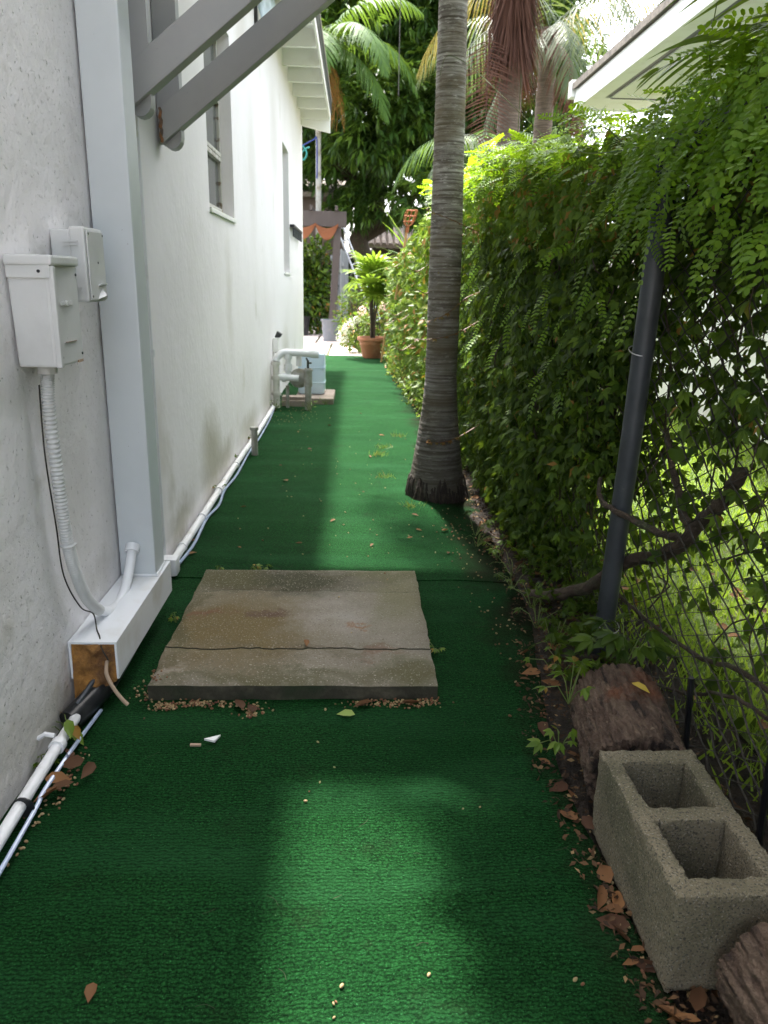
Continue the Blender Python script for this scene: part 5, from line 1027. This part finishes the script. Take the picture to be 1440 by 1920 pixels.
MB().tube(smooth_path([(-.83, 17.13, 3.1), (-.83, 17.12, 3.82), (-.90, 17.13, 3.82), (-1.2, 17.0, 3.66), (-1.7, 16.9, 3.55)], 5), .015, 6).build('rope', 'blue', RO, smooth=True)
MB().tube(smooth_path([(-1.10, 16.95, 3.68), (-1.02, 16.93, 3.55), (-1.08, 16.93, 3.42), (-1.16, 16.95, 3.5), (-1.05, 16.95, 3.62), (-.96, 16.95, 3.66)], 5), .018, 6).build('knot', 'teal', RO, smooth=True)
bush('leafy_shrub', 'dark leafy shrub wall behind the orange swags', (-1.05, 16.85, 1.0), (.68, .4, 1.0), 4200, .12, ['vine', 'vinelight', 'mango'], hollow=.25)
GF = thing('board_fence', (-.3, 18.5, 0), 'weathered grey board fence running back beside the pergola post', 'fence')
for k in range(9): y = 16.75+.22*k; MB().box(-.335+.01*k-.0, -.315+.01*k, y, y+.19, -.02, 1.72+random.uniform(-.02, .02)).build('board', 'greywood', GF, bevel=.004)
for z in (.4, 1.4): MB().box(-.30, -.265, 16.8, 18.7, z, z+.08).build('rail', 'greywood', GF)
for k in range(5): x = -.60+.085*k; MB().box(x, x+.075, 18.75, 18.77, -.02, 1.66).build('board', 'greywood', GF, bevel=.004)
LD = thing('ladder', (0, 17, .9), 'aluminium ladder leaning slanted behind the grey board fence', 'ladder')
a0, b0 = Vector((-.22, 17.0, 1.86)), Vector((.10, 17.0, 1.12)); ddl = (b0-a0).normalized(); prp = Vector((ddl.z*-1, 0, ddl.x)).normalized()*.07
for s in (-1, 1): MB().tube([a0+prp*s-ddl*.4, b0+prp*s+ddl*.9], .022, 6).build('side_rail', 'alu', LD)
for k in range(9): q = a0-ddl*.3+ddl*.25*k; MB().tube([q-prp, q+prp], .016, 6).build('rung', 'alu', LD)
SH = thing('brown_shed', (-2.5, 21, 0), 'dark brown building wall glimpsed above the pergola', 'shed'); MB().box(-6, -.35, 21, 24, -.05, 3.1).build('wall', 'brown_wall', SH)
MB().hexa([(-6.2, 20.7, 3.1), (-.1, 20.7, 3.1), (-.1, 24.2, 3.1), (-6.2, 24.2, 3.1), (-6.2, 20.7, 3.2), (-.1, 20.7, 3.2), (-.1, 24.2, 3.9), (-6.2, 24.2, 3.9)]).build('roof', 'roof', SH)
FH = thing('far_house', (1.2, 26, 0), 'distant house with brown tiled roof behind the trees', 'house'); MB().box(.5, 5.5, 25.4, 29, -.05, 2.15).build('wall', 'brown_wall', FH)
o = MB()
for k in range(26):
    x = .45+.2*k; o.tube([(x, 25.1, 2.16), (x, 27.6, 3.0)], .10, 6)
o.build('tiled_roof', 'tile', FH, smooth=True); MB().hexa([(.35, 25.1, 2.10), (5.6, 25.1, 2.10), (5.6, 27.6, 2.95), (.35, 27.6, 2.95), (.35, 25.1, 2.14), (5.6, 25.1, 2.14), (5.6, 27.6, 2.99), (.35, 27.6, 2.99)]).build('roof_deck', 'tile', FH)
bw = MB().box(-6, 9, 31, 31.25, -.05, 1.9).build('garden_wall', 'greywood', org=(0, 31, 0)); tag(bw, 'pale garden wall far behind the trees', 'wall')

# ------------------------------------------------------------------ mango tree filling the background
def broad_tree(name, label, base, limbs, lobes, n_whorl, L, seed, light=.25, tm=LANCE, per=11, k=1.):
    if k != 1.:
        kk = lambda p: (p[0]*k, p[1]*k, 1.1+(p[2]-1.1)*k if p[2] > 1.2 else p[2])
        base = kk(base); limbs = [([kk(p) for p in ps], a*k, b*k) for ps, a, b in limbs]; lobes = [(kk(c), tuple(x*k for x in r)) for c, r in lobes]
    T = thing(name, base, label, 'tree'); tr = MB()
    for pts, r0, r1 in limbs:
        sp = smooth_path(pts, 6); tr.tube(sp, [(r0+(r1-r0)*i/(len(sp)-1))*(1+.10*fbm(i*.4, seed, 2.)) for i in range(len(sp))], 12)
    tr.build('trunk', 'vinewood', T, smooth=True, angle=70)
    wts = np.array([l[1][0]*l[1][2] for l in lobes]); wts = wts/wts.sum(); Ps = []; Ds = []
    for (c, r), wt in zip(lobes, wts):
        nw = int(n_whorl*wt); d = rnd_dir(nw, .1); rad = .55+.5*rng.random(nw)**.6; Ps.append(np.array(c)+d*np.array(r)*rad[:, None]); Ds.append(d)
    C = np.concatenate(Ps); D = np.concatenate(Ds); n = len(C); az = rng.uniform(0, 2*PI, (n, per)); el = rng.normal(-.45, .4, (n, per))
    A = np.stack([np.cos(az)*np.cos(el), np.sin(az)*np.cos(el), np.sin(el)], -1)+.5*D[:, None, :]
    P = C[:, None, :]+A*.03+rng.normal(0, .04, (n, per, 3)); N = np.stack([-np.cos(az)*np.sin(el), -np.sin(az)*np.sin(el), np.cos(el)], -1)+rng.normal(0, .25, (n, per, 3))
    lg = (rng.random(n) < light); 
    for sel, mt in ((~lg, 'mango'), (lg, 'mangolight')):
        nl = int(sel.sum())*per; tag(scatter('crown', tm, P[sel].reshape(-1, 3), A[sel].reshape(-1, 3), N[sel].reshape(-1, 3), rng.uniform(.6, 1.15, nl)*L, mt, T), kind='stuff')
    return T
broad_tree('mango_tree', 'large dark mango tree with crooked trunk filling the background', (.2, 18.5, 0),
   [([(.15, 18.5, -.1), (.2, 18.5, 1.4), (.05, 18.45, 2.0), (.45, 18.4, 2.6), (.25, 18.4, 3.4), (.4, 18.4, 5.2)], .26, .14), ([(.1, 18.45, 2.0), (.9, 18.3, 2.5), (1.6, 18.2, 3.4)], .13, .06), ([(.3, 18.4, 2.9), (-.7, 18.2, 3.8), (-1.3, 18, 5)], .13, .06), ([(.3, 18.4, 3.6), (1.3, 18.6, 5), (1.8, 18.6, 6.4)], .12, .05)],
   [((-.6, 17.6, 4.6), (1.3, 1.2, 1.0)), ((.5, 16.4, 4.1), (1.1, .9, .95)), ((1.5, 16.6, 4.3), (1.1, 1., 1.2)), ((.2, 17.8, 6.0), (1.8, 1.5, 1.2)), ((1.9, 17.6, 6.2), (1.6, 1.5, 1.5)), ((-1.4, 18.2, 6.2), (1.5, 1.4, 1.4)), ((2.2, 16.4, 3.2), (1.0, .9, .9)), ((-.1, 17.6, 3.5), (.9, .8, .7)), ((-1.5, 18.6, 4.0), (1.1, 1., .9)), ((1.0, 19.4, 4.8), (2.4, 1.2, 1.6)), ((.6, 19.2, 7.6), (2.6, 1.6, 1.3)), ((1.3, 15.6, 2.6), (.55, .5, .6)), ((.45, 17.3, 2.75), (.75, .4, .45)), ((-.2, 17.9, 2.5), (.5, .3, .4)), ((.2, 19.3, .9), (.7, .4, .8))], 5600, .30, 1., .32, k=1.14)
broad_tree('broadleaf_tree', 'mid green tree standing behind the brown palms', (3.6, 19, 0), [([(3.6, 19, -.1), (3.7, 19, 2.5), (3.4, 19, 5)], .2, .1)],
   [((3.6, 18.6, 5.2), (1.7, 1.5, 1.8)), ((2.9, 18, 2.6), (1.0, 1., 1.4)), ((3.6, 19, 8), (2., 1.5, 1.4)), ((2.4, 20, 7), (2., 1., 2.)), ((3.7, 18.3, 4.4), (1.0, 1., 2.0)), ((2.6, 18.5, 4.6), (1.0, .8, 1.6))], 2600, .28, 5., .3)
broad_tree('backdrop_tree', 'dark tree far behind the mango tree', (-3, 27, 0), [([(-3, 27, -.1), (-3, 27, 4)], .25, .12)], [((-3, 26.5, 6), (3., 1.5, 3.)), ((.6, 28, 7.6), (3.2, 1.5, 2.6)), ((4.4, 28, 7.4), (3., 1.5, 3.4)), ((-.6, 27.5, 4.4), (1.6, 1., 1.0)), ((3.9, 28, 3.6), (1.6, 1., 1.2))], 2800, .40, 9., .3)

broad_tree('added_shade_tree', 'unseen leafy tree added on the neighbouring lawn to shade the near end of the fence', (2.3, -1.2, 0), [([(2.3, -1.2, -.1), (2.2, -1.1, 1.4), (1.9, -.6, 2.6)], .14, .08), ([(2.1, -.9, 2.0), (1.5, .4, 2.6), (1.1, 1.7, 2.75)], .06, .03), ([(1.9, -.6, 2.6), (1.0, -.6, 3.1), (.7, -.3, 3.3)], .06, .03)],
   [((.80, 2.15, 2.75), (.60, .55, .30)), ((.52, 2.35, 2.62), (.42, .35, .22)), ((1.15, 1.5, 2.75), (.8, .8, .45)), ((1.1, .6, 2.8), (.8, .8, .5)), ((1.2, -.2, 2.9), (.7, .6, .5)), ((1.9, 1.0, 2.9), (.9, 1.2, .6)), ((1.9, 2.2, 3.0), (.7, .7, .5))], 4000, .17, 12., .3)  # crown added above the view to shade the near right side

# ------------------------------------------------------------------ palms with hanging brown skirts at the upper right
def skirt_palm(x, y, h, r, label, fr, trunk_r=.15):
    T = thing('skirted_palm', (x, y, 0), label, 'palm tree'); trunk_mesh((x, y), h, [(0, trunk_r*1.2), (h, trunk_r)],   .03, 18, amp=.06).build('trunk', 'darktrunk', T, smooth=True)
    for az, el, L, dr, ll, mt, hang in fr:
        f = MB(); frond(f, (x, y, h-.05), az, el, L, dr, 36, ll, .022, hang, .6, 3); f.build('frond', mt, T)
    return T
SK = skirt_palm(1.82, 10.2, 4.6, .2, 'palm with a thick hanging skirt of red brown dead fibre', [(.3, .8, 2.2, 1.6, .6, 'frond', .6), (2., .9, 2.2, 1.6, .6, 'frond', .6), (3.4, .6, 2., 1.8, .6, 'yellowfrond', 1.0), (4.2, .3, 1.8, 2.0, .6, 'yellowfrond', 1.2), (5.2, .4, 1.9, 2.0, .6, 'yellowfrond', 1.2), (2.8, -.2, 1.6, 1.6, .6, 'yellowfrond', 1.4), (-.4, .2, 1.8, 2., .55, 'bluefrond', 1.2)], .13)
n = 1500; q = rng.uniform(0, 2*PI, n); zt = rng.uniform(3.75, 4.75, n); rr = .14+.07*rng.random(n)
P = np.stack([1.80+rr*np.cos(q), 10.15+rr*np.sin(q), zt], 1); A = norm(np.stack([.10*np.cos(q)+rng.normal(0, .05, n), .10*np.sin(q)+rng.normal(0, .05, n), -np.ones(n)], 1)); N = np.stack([np.cos(q), np.sin(q), np.zeros(n)], 1)
tag(scatter('fibre_skirt', BLADE, P, A, N, rng.uniform(.3, .85, n), 'dryfrond', SK, W=rng.uniform(.006, .02, n)), 'dense red brown hanging fibre', kind='stuff')
f = MB(); frond(f, (1.50, 10.0, 3.9), 4.6, -1.25, 1.3, .25, 30, .42, .016, .35, .15, 3, vshape=0.); tag(f.build('dead_frond', 'dryfrond', SK), 'dead red brown frond hanging straight down')
skirt_palm(2.55, 11.6, 4.4, .2, 'grey green palm with drooping fronds beside the white eave', [(3.6, .2, 2.2, 2.4, .7, 'bluefrond', 1.4), (4.2, .5, 2.3, 2.4, .7, 'bluefrond', 1.4), (4.7, .1, 2.0, 2.2, .7, 'bluefrond', 1.4), (5.2, .5, 2.2, 2.4, .7, 'bluefrond', 1.4), (3.0, .5, 2.2, 2.4, .7, 'bluefrond', 1.4), (2.3, .4, 2.2, 2.2, .7, 'bluefrond', 1.4), (5.8, .6, 2.2, 2.2, .7, 'yellowfrond', 1.2), (.8, .6, 2.2, 2., .7, 'bluefrond', 1.2), (4.4, .95, 2.3, 2.2, .7, 'bluefrond', 1.2), (3.9, -.5, 1.9, 1.2, .6, 'bluefrond', 1.4), (4.9, -.6, 1.9, 1.2, .6, 'dryfrond', 1.4)], .12)
skirt_palm(2.05, 13.2, 3.3, .2, 'lower palm trunk with ragged grey fronds behind the vine top', [(4.0, .2, 1.9, 2.2, .6, 'bluefrond', 1.3), (4.8, .1, 1.9, 2.2, .6, 'bluefrond', 1.3), (5.5, .3, 1.9, 2.2, .6, 'frond', 1.2), (3.2, .3, 1.9, 2.2, .6, 'frond', 1.2), (1.5, .6, 1.9, 1.8, .6, 'frond', 1.)], .16)
LF = thing('pale_frond_palm', (1.25, 6.6, 0), 'short palm with pale striped frond showing above the hedge by the trunk', 'palm tree')
trunk_mesh((1.25, 6.6), 1.35, [(0, .08), (1.35, .05)], .03, 12).build('trunk', 'trunk', LF, smooth=True)
for az, el, L in ((3.5, .75, .85), (2.6, .9, .9), (1.2, .9, .9), (4.6, .8, .75), (5.6, .8, .9)): f = MB(); frond(f, (1.25, 6.6, 1.33), az, el, L, 1.2, 26, .34, .02, .5); f.build('frond', 'bluefrond' if az != 3.5 else 'limefrond', LF)
